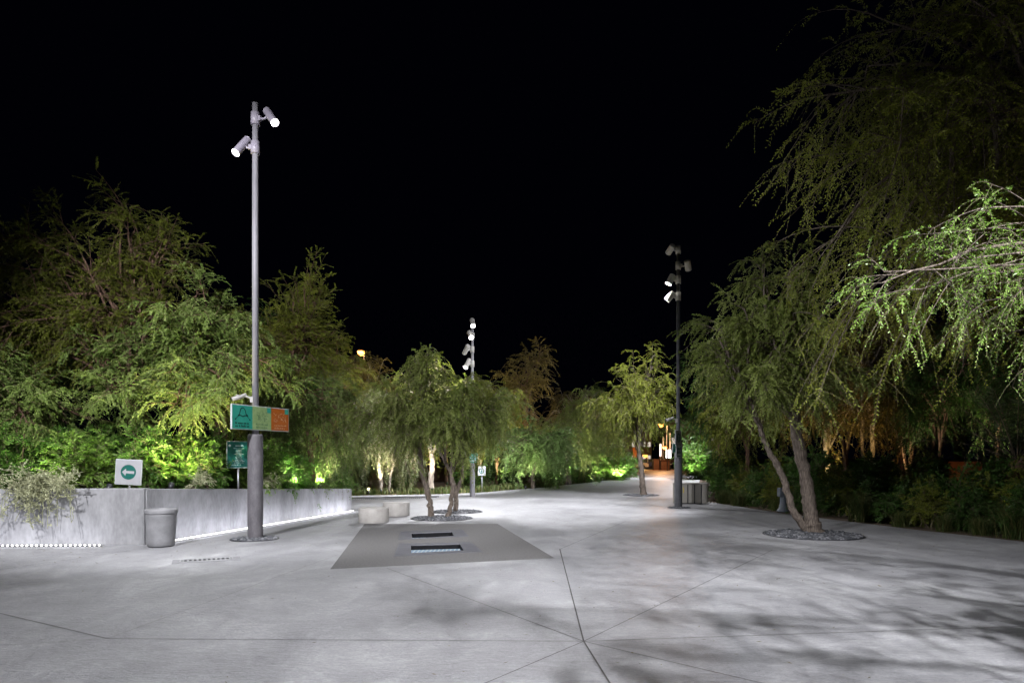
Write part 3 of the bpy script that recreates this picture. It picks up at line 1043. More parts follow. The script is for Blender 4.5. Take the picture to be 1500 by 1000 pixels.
def board_on_post(name, label, base, rz, w, h, zc, face, post_h, post_r=0.022, tilt=0.0, frame='signframe', double=False, front=0.04):
    r = thing(name, label, 'sign', base, rz)
    if post_h:
        MB().tube([(0, 0, -0.1), (0, 0, post_h)], post_r, 10).build('post', M['steel'], r)
    b = MB().box((0, -front, 0), (w, 0.028, h)).build('board', M[frame], r, (0, 0, zc), bevel=0.004)
    b.rotation_euler = (0, tilt, 0)
    e = 0.012
    f = MB().add([(-w / 2 + e, -front - 0.0165, -h / 2 + e), (w / 2 - e, -front - 0.0165, -h / 2 + e), (w / 2 - e, -front - 0.0165, h / 2 - e), (-w / 2 + e, -front - 0.0165, h / 2 - e)], [(0, 1, 2, 3)]).build('face', M[face], b)
    return r, b


def disc(mb, cx, cz, rad, y, n=32, mi=0):
    return mb.add([(cx + rad * math.cos(2 * PI * k / n), y, cz + rad * math.sin(2 * PI * k / n)) for k in range(n)], [tuple(range(n))], mi)


def arrow(mb, cx, cz, s, y, a=0.0, mi=0):
    P = [(-1, 0), (-0.35, 0.62), (-0.32, 0.2), (1, 0.2), (1, -0.28), (-0.3, -0.2), (-0.42, -0.66)]
    c, n = math.cos(a), math.sin(a)
    P = [(cx + s * (p * c - q * n), cz + s * (p * n + q * c)) for p, q in P]
    return mb.add([(p[0], y, p[1]) for p in P], [(0, 1, 2), (0, 2, 5), (0, 5, 6), (2, 3, 4, 5)], mi)


# direction arrow sign in the planter
ax, ay, az = wp(190, 691, 13.55)
r, b = board_on_post('arrow_sign', 'white square sign with green disc and left arrow above the planter wall', (ax, ay, 0.9), math.radians(6), 0.5, 0.5, az - 0.9, 'white', 0.45, tilt=math.radians(3))
mb = disc(MB(), 0, 0, 0.145, -0.0595)
mb.build('disc', M['darkteal'], b)
arrow(MB(), -0.005, 0, 0.115, -0.0615).build('arrow', M['white'], b)

# dark green information board beside the post
ix, iy, iz = wp(349, 665.5, 16.1)
r, b = board_on_post('information_board', 'dark green information board with pale rows of print behind the tall post', (ix, iy, 0.85), math.radians(38), 0.55, 0.63, iz - 0.85, 'darkteal', 0.6)
mb = MB()
y = -0.0595
disc(mb, -0.21, 0.21, 0.028, y, 16)
pseudo_words(mb, -0.08, 0.12, 0.195, 0.035, y, rg)
for k in range(11):
    w = rg.uniform(0.06, 0.15)
    pseudo_words(mb, -w, w, 0.14 - k * 0.034, 0.016, y, rg)
pseudo_words(mb, -0.2, 0.06, -0.25, 0.02, y, rg)
mb.build('print', M['paleink'], b)

# signs at the distant post
gx_, gy_, gz_ = wp(693.5, 670.5, MY - 0.12)
r, b = board_on_post('route_sign', 'small green sign with white arrow strapped to the distant post', (gx_, gy_, 0), 0, 0.38, 0.42, gz_, 'teal', 0, frame='signframe', front=0.02)
mb = MB()
y = -0.0395
arrow(MB(), 0.01, -0.12, 0.13, y, PI).build('arrow', M['paleink'], b)
pseudo_words(mb, -0.15, 0.15, 0.07, 0.06, y, rg)
pseudo_words(mb, -0.15, 0.15, -0.02, 0.06, y, rg)
mb.build('print', M['paleink'], b)
sx_, sy_ = gp(706, 720)
r, b = board_on_post('symbol_sign', 'white square sign with green ring on thin post beside distant pole', (sx_, sy_, 0), math.radians(-8), 0.36, 0.44, 1.72 - 0.66, 'white', 1.0, front=0.04)
b.location.z = 1.0
mb = disc(MB(), 0, 0, 0.13, -0.0595)
mb.build('disc', M['darkteal'], b)
mb = disc(MB(), 0, 0, 0.095, -0.0610)
mb.build('disc_centre', M['white'], b)
mb = MB()
disc(mb, 0.0, 0.045, 0.022, -0.0625, 14)
mb.add([(-0.03, -0.0625, -0.07), (0.035, -0.0625, -0.07), (0.02, -0.0625, 0.02), (-0.015, -0.0625, 0.02)], [(0, 1, 2, 3)])
mb.add([(-0.06, -0.0625, -0.02), (-0.015, -0.0625, -0.01), (-0.015, -0.0625, 0.01), (-0.06, -0.0625, 0.0)], [(0, 1, 2, 3)])
mb.add([(-0.03, -0.0625, 0.02), (0.03, -0.0625, 0.02), (0.018, -0.0625, 0.03), (-0.018, -0.0625, 0.03)], [(0, 1, 2, 3)])
mb.build('symbol', M['darkteal'], b)

# signs on the right post, turned well away from the viewer
rx_, ry_, rz_ = wp(992, 641, RY - 0.2)
r, b = board_on_post('arrow_sign', 'white sign with dark disc seen edge-on on the right post', (rx_, ry_, 0), math.radians(55), 0.5, 0.5, rz_, 'white', 0, front=0.03)
disc(MB(), 0, 0, 0.155, -0.0495).build('disc', M['darkteal'], b)
arrow(MB(), 0, 0, 0.11, -0.0515, -PI / 2).build('arrow', M['white'], b)
rx_, ry_, rz_ = wp(993, 661, RY - 0.2)
r, b = board_on_post('word_sign', 'white sign with green lettering below the disc sign on the right post', (rx_, ry_, 0), math.radians(55), 0.48, 0.4, rz_, 'signframe', 0, front=0.03)
mb = MB()
y = -0.0495
pseudo_words(mb, -0.2, 0.2, 0.06, 0.10, y, rg, 0, 0.15)
m2 = MB()
pseudo_words(m2, -0.2, 0.2, -0.07, 0.10, y, rg, 0, 0.15)
m2.build('print', M['darkteal'], b)
MB().add([(-0.2, y, -0.17), (0.1, y, -0.17), (0.1, y, -0.13), (-0.2, y, -0.13)], [(0, 1, 2, 3)]).build('underline', M['darkteal'], b)
mb.build('print', M['darkteal'], b)
rx_, ry_, rz_ = wp(986.5, 656, RY - 0.35)
r, b = board_on_post('small_sign', 'little plain green sign edge jutting left of the right post', (rx_, ry_, 0), math.radians(50), 0.22, 0.3, rz_, 'teal', 0, front=0.02)
MB().box((0.1, 0.1, 0.0), (0.25, 0.02, 0.03)).build('arm', M['darkpole'], r, (0, 0, rz_))

# ------------------------------------------------------------------ bins, drums, standpipe
bx, by = gp(236, 799.5)
r = thing('litter_bin', 'round grey tapered litter bin standing at the planter wall corner', 'bin', (bx, by, 0))
MB().lathe([(0.0005, 0.012), (0.225, 0.012), (0.238, 0.03), (0.246, 0.12), (0.272, 0.585), (0.276, 0.61), (0.270, 0.618), (0.262, 0.622)], 48).build('body', M['bin'], r)
MB().lathe([(0.255, 0.615), (0.284, 0.622), (0.289, 0.64), (0.289, 0.685), (0.282, 0.703), (0.262, 0.707), (0.232, 0.700), (0.225, 0.665), (0.218, 0.60)], 48).build('rim', M['bin'], r)
MB().lathe([(0.222, 0.655), (0.12, 0.66), (0.0005, 0.66)], 32).build('liner', M['dark'], r)
MB().lathe([(0.22, 0.0), (0.22, 0.014)], 32).build('foot', M['dark'], r)

for px, py, lab in ((547.5, 764.5, 'nearer squat concrete drum seat left of the middle trees'), (580.5, 754.5, 'farther squat concrete drum seat half hidden behind another')):
    x, y = gp(px, py)
    o = MB().lathe([(0.0005, 0.0), (0.375, 0.0), (0.385, 0.012), (0.387, 0.36), (0.378, 0.378), (0.0005, 0.382)], 56).build('drum_seat', M['drum'], None, (x, y, 0))
    tag(o, lab, 'seat', 'concrete drum seats')
    MB().lathe([(0.3, -0.001), (0.3, 0.0)], 16)

# recycling station on the right: stadium plan with dark slots
cx, cy = gp(1012, 738)
r = thing('recycling_bin', 'long taupe recycling bin with rounded ends behind the right post', 'bin', (cx + 0.05, cy + 0.25, 0), math.radians(-8))


def stadium(hx, ry, n=14):
    P = []
    for k in range(n + 1):
        a = -PI / 2 + PI * k / n
        P.append((hx + ry * math.cos(a), ry * math.sin(a)))
    for k in range(n + 1):
        a = PI / 2 + PI * k / n
        P.append((-hx + ry * math.cos(a), ry * math.sin(a)))
    return P


MB().prism(stadium(0.34, 0.225), 0.03, 0.70).build('inner_box', M['dark'], r)
for x0, x1 in ((-0.33, -0.135), (-0.10, 0.10), (0.135, 0.33)):
    MB().box(((x0 + x1) / 2, -0.235, 0.365), (x1 - x0, 0.03, 0.66)).build('panel', M['binpanel'], r, bevel=0.006)
    MB().box(((x0 + x1) / 2, 0.235, 0.365), (x1 - x0, 0.03, 0.66)).build('panel', M['binpanel'], r, bevel=0.006)
for s in (-1, 1):
    n = 14
    P = []
    for k in range(n + 1):
        a = -PI / 2 + PI * k / n
        for rr in (0.228, 0.25):
            P.append((s * (0.37 + rr * math.cos(a)), rr * math.sin(a)))
    mb = MB()
    for k in range(n):
        mb.prism([P[2 * k], P[2 * k + 1], P[2 * k + 3], P[2 * k + 2]], 0.03, 0.70)
    mb.build('end_panel', M['binpanel'], r)
MB().prism(stadium(0.37, 0.258), 0.702, 0.745, holes=[[(p[0], p[1]) for p in stadium(0.25, 0.09)]]).build('lid', M['binpanel'], r)
MB().box((-0.27, -0.2525, 0.5), (0.035, 0.004, 0.2), rx=0.0).build('sticker', M['sticker'], r)
MB().prism(stadium(0.34, 0.2), 0.0, 0.03).build('plinth', M['dark'], r)

# casting behind the leaning trunk
hx, hy = gp(1147, 749)
r = thing('standpipe', 'blue grey metal standpipe with boxy head behind the leaning trunk', 'standpipe', (hx, hy, 0), 0.2)
MB().lathe([(0.0005, 0.0), (0.19, 0.0), (0.19, 0.03), (0.13, 0.10), (0.095, 0.25), (0.085, 0.62), (0.08, 0.70)], 20).build('column', M['hydrant'], r)
MB().box((-0.08, -0.02, 0.60), (0.17, 0.17, 0.28)).box((-0.08, -0.115, 0.60), (0.11, 0.03, 0.18)).build('head_box', M['hydrant'], r, bevel=0.012)
MB().tube([(0.07, 0, 0.55), (0.12, 0, 0.75), (0.13, 0, 0.93)], [0.05, 0.05, 0.058], 14).build('spout', M['hydrant'], r)

# ------------------------------------------------------------------ gravel beds round trees and poles


def gravel_bed(label, c, rad, n, size, seed):
    rng = np.random.default_rng(seed)
    r = thing('gravel_bed', label, 'gravel bed', (c[0], c[1], 0), 0, 'round gravel beds in the pavement')
    MB().lathe([(rad, 0.0), (rad, 0.008), (rad * 0.98, 0.010), (0.0005, 0.011)], 48).build('bed', M['dark'], r)
    MB().lathe([(rad, 0.0), (rad + 0.02, 0.0), (rad + 0.02, 0.014), (rad, 0.014), (rad, 0.0)], 56).build('edging', M['dark'], r)
    # pebbles: squashed octahedra
    a = rng.uniform(0, 2 * PI, n)
    q = np.sqrt(rng.uniform(0, 1, n)) * rad * 0.97
    pos = np.stack([q * np.cos(a), q * np.sin(a), np.full(n, 0.012)], 1)
    base = np.array([(1, 0, 0), (0, 1, 0), (-1, 0, 0), (0, -1, 0), (0.4, 0.4, 0.75), (-0.5, 0.4, 0.7), (-0.4, -0.5, 0.75), (0.5, -0.4, 0.7)], float)
    s = size * rng.uniform(0.6, 1.5, (n, 1, 1))
    rot = rng.uniform(0, 2 * PI, n)
    R = np.zeros((n, 3, 3))
    R[:, 0, 0] = np.cos(rot)
    R[:, 0, 1] = -np.sin(rot)
    R[:, 1, 0] = np.sin(rot)
    R[:, 1, 1] = np.cos(rot)
    R[:, 2, 2] = 1
    B = base[None] * np.stack([np.ones(n), rng.uniform(0.6, 1, n), rng.uniform(0.5, 1.0, n)], 1)[:, None] * s
    V = np.einsum('nij,nkj->nki', R, B) + pos[:, None]
    fq = np.array([(0, 1, 5, 4), (1, 2, 6, 5), (2, 3, 7, 6), (3, 0, 4, 7), (4, 5, 6, 7)])
    Q = (np.arange(n)[:, None, None] * 8 + fq[None]).reshape(-1, 4)
    me = quad_mesh('pebbles', V.reshape(-1, 3), Q, [M['pebble']], tint=np.repeat(rng.uniform(0, 1, n), 5))
    o = bpy.data.objects.new('pebbles', me)
    col.objects.link(o)
    o.parent = r
    o['kind'] = 'stuff'


gravel_bed('large round gravel bed at the foot of the forked right tree', gp(1190.5, 783), 1.0, 1300, 0.034, 1)
gravel_bed('round gravel bed under the front pair of middle trunks', gp(647, 758.7), 0.83, 900, 0.026, 2)
gravel_bed('round gravel bed under the rear middle trunk', gp(668, 749.3), 0.8, 700, 0.028, 3)
gravel_bed('round gravel bed under the small far tree', gp(939, 725), 0.78, 500, 0.03, 4)
gravel_bed('small gravel bed round the tall left post', gp(373, 789), 0.46, 420, 0.024, 5)
gravel_bed('small dark gravel bed round the right post', gp(995, 743.4), 0.36, 200, 0.026, 6)

# ------------------------------------------------------------------ trees
AC = dict(L=0.055, W=0.009)
# forked tree on the right
Y = 15.2
bx, by = gp(1192, 780)
T_R = tree('ghaf_tree', 'forked tree with furrowed bark standing in the large right gravel bed', (bx, by, 0.0),
           [px_trunk([(1192, 783, 0.22), (1189, 768, 0.17), (1186, 740, 0.14), (1178, 690, 0.13), (1169, 650, 0.122), (1164, 610, 0.12), (1160, 580, 0.10), (1150, 540, 0.08), (1120, 470, 0.045)], Y),
            px_trunk([(1190, 782, 0.11), (1172, 764, 0.085), (1157, 738, 0.075), (1146, 700, 0.07), (1130, 670, 0.062), (1117, 645, 0.052), (1108, 620, 0.055), (1085, 560, 0.035), (1050, 500, 0.02)], Y, -0.02)],
           [env(1125, 495, Y, 66, 105, 1.7), env(1088, 545, 14.7, 42, 55, 1.0), env(1072, 470, 15.6, 32, 70, 0.9, 0.6), env(1165, 520, 14.4, 60, 45, 1.1), env(1135, 380, 15.4, 46, 55, 1.1, 1.1), env(1210, 545, 15.2, 32, 34, 0.8, 0.5)],
           'leaf_grey', 'bark', seed=11, n1=32, n2=11, n3=11, nl=30, bl=0.8, tl=0.38, L=0.052, W=0.011, droop=0.3, tdroop=0.5, lift=0.12, limb_r=0.04, arch=0.18)
# middle trees
Y = 19.1
b = gp(632, 758)
tree('ghaf_tree', 'slender bare-stemmed tree, leftmost of the three middle trees', (b[0], b[1], 0),
     [px_trunk([(632, 759, 0.095), (630, 740, 0.08), (625, 715, 0.075), (618, 690, 0.07), (615, 665, 0.065), (612, 650, 0.055), (602, 620, 0.04), (592, 580, 0.03)], Y)],
     [env(592, 575, Y, 60, 60, 1.3), env(556, 602, Y, 36, 38, 0.9, 0.8), env(625, 560, Y, 38, 45, 0.9, 0.8)], 'leaf_grey', 'bark', seed=21,
     n1=18, n2=10, n3=10, nl=28, bl=0.7, tl=0.42, L=0.056, W=0.0105, shell=(0.5, 1.15), droop=0.4, tdroop=0.65, lift=0.08, limb_r=0.028)
b = gp(658, 758)
tree('ghaf_tree', 'crooked middle tree sharing the front gravel bed', (b[0], b[1], 0),
     [px_trunk([(656, 758, 0.07), (660, 738, 0.062), (663, 715, 0.06), (662, 700, 0.052), (655, 682, 0.05), (650, 672, 0.045), (640, 655, 0.035), (635, 630, 0.02)], Y),
      px_trunk([(663, 715, 0.045), (661, 690, 0.04), (662, 660, 0.036), (664, 630, 0.035), (668, 600, 0.02)], Y)],
     [env(655, 602, 18.6, 48, 38, 1.0), env(690, 590, Y, 48, 42, 1.0), env(640, 585, 18.9, 36, 36, 0.8, 0.6)], 'leaf_grey', 'bark', seed=22,
     n1=16, n2=10, n3=10, nl=28, bl=0.7, tl=0.4, L=0.056, W=0.0105, shell=(0.5, 1.15), droop=0.4, tdroop=0.65, lift=0.08, limb_r=0.026)
Y = 21.0
b = gp(668, 749)
tree('ghaf_tree', 'rearmost middle tree rising from its own gravel bed', (b[0], b[1], 0),
     [px_trunk([(667, 749, 0.08), (668, 730, 0.072), (666, 712, 0.065), (660, 700, 0.055), (663, 690, 0.05), (672, 668, 0.045), (680, 650, 0.035), (690, 620, 0.025)], Y),
      px_trunk([(668, 725, 0.06), (676, 700, 0.05), (678, 680, 0.045), (676, 660, 0.04), (690, 640, 0.03), (705, 610, 0.018)], Y)],
     [env(705, 588, Y, 50, 42, 1.3), env(733, 592, Y, 24, 38, 0.8, 0.8), env(680, 575, Y, 40, 38, 1.0)], 'leaf_olive', 'bark', seed=23,
     n1=16, n2=10, n3=10, nl=28, bl=0.75, tl=0.45, L=0.056, W=0.0105, shell=(0.5, 1.15), droop=0.45, tdroop=0.7, lift=0.08, limb_r=0.026)
# small far tree
Y = 29.8
b = gp(942, 725)
tree('ghaf_tree', 'small straight-trunked tree near the street end of the plaza', (b[0], b[1], 0),
     [px_trunk([(943, 726, 0.15), (941, 712, 0.125), (940, 690, 0.115), (937, 668, 0.105), (936, 645, 0.08), (934, 610, 0.05)], Y)],
     [env(922, 585, Y, 44, 42, 1.4), env(958, 578, Y, 38, 42, 1.3), env(900, 570, Y, 32, 36, 1.1, 0.8), env(950, 535, Y, 38, 32, 1.2, 0.7)], 'leaf_olive', 'bark', seed=31,
     n1=24, n2=9, n3=9, nl=28, bl=1.05, tl=0.5, L=0.078, W=0.0135, droop=0.35, tdroop=0.6, lift=0.1, limb_r=0.035)
# left planter: big dark tree
Y = 18.5
x, y, _ = wp(186, 690, 17.2)
tree('acacia_tree', 'tall dark feathery acacia at the far left behind the planter', (x, 17.2, 0.9),
     [px_trunk([(190, 705, 0.17), (187, 670, 0.15), (182, 635, 0.14), (180, 605, 0.13), (170, 560, 0.11), (160, 500, 0.08), (150, 420, 0.05)], 17.2, 0.15)],
     [env(px, py, Y, rx, rz, 1.4) for px, py, rx, rz in [(185, 300, 24, 14), (110, 335, 38, 16), (45, 360, 45, 16), (-15, 340, 40, 16), (200, 330, 45, 16), (250, 360, 35, 14), (20, 400, 45, 18), (120, 380, 60, 18), (215, 410, 50, 16), (60, 450, 60, 18), (150, 460, 70, 18), (20, 500, 60, 18), (240, 460, 40, 14), (100, 530, 80, 18)]],
     'leaf_olive', 'bark_red', seed=41,
     n1=46, n2=10, n3=11, nl=30, bl=0.95, tl=0.4, L=0.05, W=0.0102, droop=0.12, tdroop=0.3, lift=0.12, shell=(0.2, 1.2), limb_r=0.05, flat=0.35)
# pale lit tree left of the post
Y = 16.2
x, y, _ = wp(268, 700, 17.0)
tree('acacia_tree', 'spreading pale-lit acacia directly left of the tall post', (x, 17.0, 0.9),
     [px_trunk([(268, 705, 0.12), (268, 660, 0.11), (269, 610, 0.10), (272, 560, 0.08), (285, 490, 0.05)], 17.0),
      px_trunk([(268, 690, 0.09), (245, 655, 0.085), (225, 620, 0.08), (205, 585, 0.06), (185, 560, 0.035)], 17.0, -0.1)],
     [env(px, py, Y if py < 520 else 15.7, rx, rz, 1.0) for px, py, rx, rz in [(300, 425, 35, 14), (255, 455, 40, 14), (330, 470, 45, 14), (210, 500, 60, 14), (290, 510, 70, 14), (150, 535, 60, 14), (370, 540, 50, 13), (240, 550, 80, 15), (330, 580, 70, 14), (180, 575, 60, 13), (270, 590, 80, 11), (400, 560, 30, 10), (115, 515, 40, 12)]],
     'leaf_acacia', 'bark_red', seed=42,
     n1=46, n2=10, n3=11, nl=34, bl=0.7, tl=0.34, L=0.047, W=0.0098, droop=0.2, tdroop=0.35, lift=0.1, shell=(0.2, 1.15), limb_r=0.035, flat=0.3)
# far-left low crown
Y = 15.6
x, y, _ = wp(30, 690, 16.2)
tree('acacia_tree', 'low acacia crown cut by the left edge of the picture', (x, 16.2, 0.9),
     [px_trunk([(40, 705, 0.11), (35, 660, 0.10), (20, 620, 0.09), (0, 570, 0.06)], 16.2)],
     [env(30, 565, Y, 85, 50, 1.2), env(-60, 540, Y, 80, 70, 1.5), env(70, 600, 15.3, 55, 40, 1.0)], 'leaf_acacia', 'bark_red', seed=43,
     n1=26, n2=11, n3=11, nl=34, bl=0.85, tl=0.38, L=0.048, W=0.01, droop=0.22, tdroop=0.35, shell=(0.5, 1.15), lift=0.18, limb_r=0.035, flat=0.3)
# right of the post
Y = 21.5
x, y, _ = wp(420, 690, Y)
tree('acacia_tree', 'dark wiry acacia behind and right of the tall post', (x, Y, 0.6),
     [px_trunk([(420, 705, 0.12), (418, 650, 0.11), (425, 590, 0.09), (430, 520, 0.06), (435, 460, 0.03)], Y)],
     [env(430, 470, Y, 55, 70, 1.6), env(395, 520, Y, 45, 60, 1.3), env(465, 520, Y, 40, 50, 1.2)], 'leaf_olive', 'bark_red', seed=44,
     n1=26, n2=10, n3=9, nl=26, bl=1.1, tl=0.42, L=0.06, W=0.012, droop=0.08, tdroop=0.2, shell=(0.5, 1.2), lift=0.3, limb_r=0.04)
Y = 19.8
x, y, _ = wp(455, 690, Y)
tree('weeping_tree', 'bright weeping acacia above the right end of the planter wall', (x, Y, 0.6),
     [px_trunk([(458, 705, 0.09), (455, 660, 0.08), (450, 610, 0.06), (448, 570, 0.04)], Y)],
     [env(455, 590, Y, 65, 50, 1.3), env(490, 610, Y, 40, 45, 1.0), env(410, 600, Y, 35, 50, 0.9), env(470, 640, 19.4, 45, 35, 0.9, 0.7)], 'leaf_acacia', 'bark_red', seed=45,
     n1=22, n2=10, n3=10, nl=28, bl=0.9, tl=0.55, L=0.058, W=0.0115, droop=0.5, tdroop=0.65, lift=0.08, limb_r=0.03)
# pale tree with white-lit stem
Y = 31.5
x, y = wp(556, 690, Y)[:2]
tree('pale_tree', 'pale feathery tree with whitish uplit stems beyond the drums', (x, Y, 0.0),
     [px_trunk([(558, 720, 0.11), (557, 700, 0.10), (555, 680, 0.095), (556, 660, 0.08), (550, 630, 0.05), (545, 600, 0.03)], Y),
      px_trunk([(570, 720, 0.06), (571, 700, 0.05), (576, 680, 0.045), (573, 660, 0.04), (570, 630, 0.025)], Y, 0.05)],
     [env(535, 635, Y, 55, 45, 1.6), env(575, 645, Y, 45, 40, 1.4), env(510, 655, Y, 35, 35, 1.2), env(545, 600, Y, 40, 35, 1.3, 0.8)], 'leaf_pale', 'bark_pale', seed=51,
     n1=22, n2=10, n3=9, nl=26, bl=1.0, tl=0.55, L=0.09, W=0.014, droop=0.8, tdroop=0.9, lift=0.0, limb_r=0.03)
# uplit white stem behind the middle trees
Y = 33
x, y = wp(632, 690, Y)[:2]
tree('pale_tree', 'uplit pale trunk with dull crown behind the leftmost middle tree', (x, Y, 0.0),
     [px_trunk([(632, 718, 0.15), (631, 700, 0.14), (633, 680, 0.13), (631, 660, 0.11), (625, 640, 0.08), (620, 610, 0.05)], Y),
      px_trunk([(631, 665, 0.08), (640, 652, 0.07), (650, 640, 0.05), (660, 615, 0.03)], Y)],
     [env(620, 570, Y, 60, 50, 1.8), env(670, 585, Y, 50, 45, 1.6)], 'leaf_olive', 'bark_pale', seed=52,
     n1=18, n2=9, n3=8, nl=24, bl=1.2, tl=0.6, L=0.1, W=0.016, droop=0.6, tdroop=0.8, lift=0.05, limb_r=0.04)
# jade compound-leaf tree
Y = 36
x, y = wp(781, 700, Y)[:2]
tree('moringa_tree', 'jade green tree with broad feathery fronds past the ring sign', (x, Y, 0.0),
     [px_trunk([(781, 716, 0.11), (780, 700, 0.09), (782, 680, 0.085), (779, 660, 0.07), (775, 640, 0.05)], Y)],
     [env(775, 645, Y, 48, 32, 1.6), env(745, 640, Y, 28, 24, 1.0), env(790, 668, Y, 40, 28, 1.2), env(805, 630, Y, 25, 22, 1.0)], 'leaf_jade', 'bark', seed=53,
     n1=20, n2=9, n3=9, nl=22, bl=1.0, tl=0.6, L=0.12, W=0.024, droop=0.5, tdroop=0.5, lift=0.15, limb_r=0.035, flat=0.25)
# brown tall tree
Y = 44
x, y = wp(770, 690, Y)[:2]
tree('brown_tree', 'tall brownish thin-leaved tree rising behind the jade tree', (x, Y, 0.0),
     [px_trunk([(770, 707, 0.2), (769, 670, 0.17), (768, 620, 0.13), (770, 560, 0.08)], Y)],
     [env(770, 575, Y, 42, 55, 1.9), env(740, 610, Y, 35, 40, 1.6), env(790, 540, Y, 25, 30, 1.2)], 'leaf_brown', 'bark_red', seed=54,
     n1=22, n2=9, n3=8, nl=22, bl=1.4, tl=0.7, L=0.11, W=0.018, droop=0.3, tdroop=0.4, lift=0.25, limb_r=0.05)
# grey-green weeping tree
Y = 41
x, y = wp(832, 690, Y)[:2]
tree('weeping_tree', 'grey-green weeping tree behind the bright bushes', (x, Y, 0.0),
     [px_trunk([(832, 709, 0.2), (831, 690, 0.18), (833, 660, 0.15), (838, 620, 0.1)], Y)],
     [env(845, 615, Y, 55, 50, 2.0), env(870, 600, Y, 40, 45, 1.8), env(815, 635, Y, 35, 38, 1.5), env(880, 640, Y, 30, 30, 1.3)], 'leaf_grey', 'bark', seed=55,
     n1=26, n2=9, n3=9, nl=24, bl=1.3, tl=0.7, L=0.1, W=0.017, droop=0.5, tdroop=0.7, lift=0.05, limb_r=0.05)
# overhanging tree, top right
tree('ghaf_tree', 'huge dim tree overhanging the top right corner', (12.6, 11.0, 0.0),
     [[(12.6, 11.0, -0.05, 0.36), (12.4, 11.0, 1.5, 0.30), (12.0, 10.9, 3.2, 0.27), (11.4, 10.8, 5.0, 0.22), (10.8, 10.7, 6.8, 0.16), (10.0, 10.5, 8.6, 0.09)],
      [(12.0, 10.9, 3.2, 0.2), (10.9, 10.6, 4.8, 0.15), (9.5, 10.4, 6.0, 0.11), (8.0, 10.2, 6.7, 0.07), (6.4, 10.0, 7.0, 0.04)]],
     [env(1370, 60, 10.5, 130, 140, 1.7), env(1310, 235, 10.8, 75, 120, 1.3), env(1440, 250, 11.0, 110, 140, 1.7), env(1330, 400, 11.4, 85, 85, 1.5), env(1450, 430, 11.6, 100, 95, 1.5), env(1245, 105, 10.4, 60, 55, 0.9, 0.9), env(1230, 330, 11.0, 40, 40, 0.9, 0.7), env(1510, 80, 10.2, 140, 190, 1.7)],
     'leaf_olive', 'bark', seed=61, n1=50, n2=12, n3=11, nl=24, bl=1.25, tl=0.5, L=0.05, W=0.0095, droop=0.3, tdroop=0.5, lift=0.0, limb_r=0.04, arch=0.2)
# close branch, right edge
tree('ghaf_tree', 'nearest tree reaching bright leafy branches in from the right edge', (8.4, 5.0, 0.0),
     [[(8.4, 5.0, -0.05, 0.2), (8.2, 5.1, 1.0, 0.17), (7.6, 5.2, 2.0, 0.14), (6.8, 5.4, 2.8, 0.1), (5.9, 5.6, 3.3, 0.06), (5.2, 5.7, 3.5, 0.035)]],
     [env(1440, 425, 5.7, 110, 60, 0.7), env(1345, 405, 5.6, 75, 30, 0.4, 1.6), env(1440, 320, 5.7, 75, 40, 0.5, 1.2), env(1500, 450, 5.9, 90, 60, 0.8), env(1560, 370, 5.9, 90, 110, 0.8)],
     'leaf_fresh', 'bark', seed=62, n1=22, n2=8, n3=7, nl=20, bl=0.45, tl=0.22, L=0.029, W=0.0052, droop=0.2, tdroop=0.5, lift=0.1, limb_r=0.014, arch=0.1)
# crown behind the viewer's right shoulder: its leaves shade the foreground
tree('ghaf_tree', 'broad tree beside the viewer that dapples the foreground pavement', (9.5, 1.2, 0.0),
     [[(9.5, 1.2, -0.05, 0.3), (9.2, 1.2, 1.2, 0.25), (8.6, 1.2, 2.2, 0.2), (7.6, 1.1, 3.2, 0.12), (6.4, 1.0, 3.8, 0.06)]],
     [(5.6, 0.9, 3.9, 1.3, 1.8, 0.55), (4.3, 0.2, 3.9, 0.9, 1.2, 0.5), (7.2, 1.6, 4.0, 1.4, 1.8, 0.7), (5.8, 2.7, 3.5, 1.0, 1.0, 0.5), (3.3, 1.3, 3.9, 0.8, 0.8, 0.4)],
     'leaf_olive', 'bark', seed=63, n1=16, n2=8, n3=8, nl=20, bl=0.55, tl=0.28, L=0.065, W=0.016, droop=0.2, tdroop=0.6, lift=0.05, limb_r=0.04, arch=0.1)

# generic trees for the dark masses behind
gen = []
for s, leaf, bark in ((71, 'leaf_olive', 'bark_red'), (72, 'leaf_hedge', 'bark_red'), (73, 'leaf_brown', 'bark_pale')):
    g = tree('garden_tree', 'x', (0, 0, 0),
             [[(0, 0, -0.1, 0.115), (0.07, 0.02, 1.2, 0.095), (-0.06, 0.05, 2.4, 0.08), (0.12, 0.0, 4.2, 0.06), (0.05, 0.05, 5.6, 0.03)],
              [(0.1, 0.1, -0.1, 0.07), (0.2, 0.12, 1.2, 0.06), (0.38, 0.1, 2.4, 0.05), (0.45, 0.0, 4.0, 0.03)]],
             [(0, 0, 4.6, 2.2, 2.2, 1.9), (0.9, 0.3, 5.9, 1.3, 1.3, 1.2), (-1.0, -0.3, 4.5, 1.5, 1.5, 1.2), (-0.4, 0.6, 6.2, 1.0, 1.0, 1.0)], leaf, bark, seed=s, group='garden trees in the dark background',
             n1=24, n2=9, n3=9, nl=22, bl=1.15, tl=0.55, L=0.09, W=0.017, droop=0.45, tdroop=0.5, lift=0.12, limb_r=0.045)
    gen.append(g)
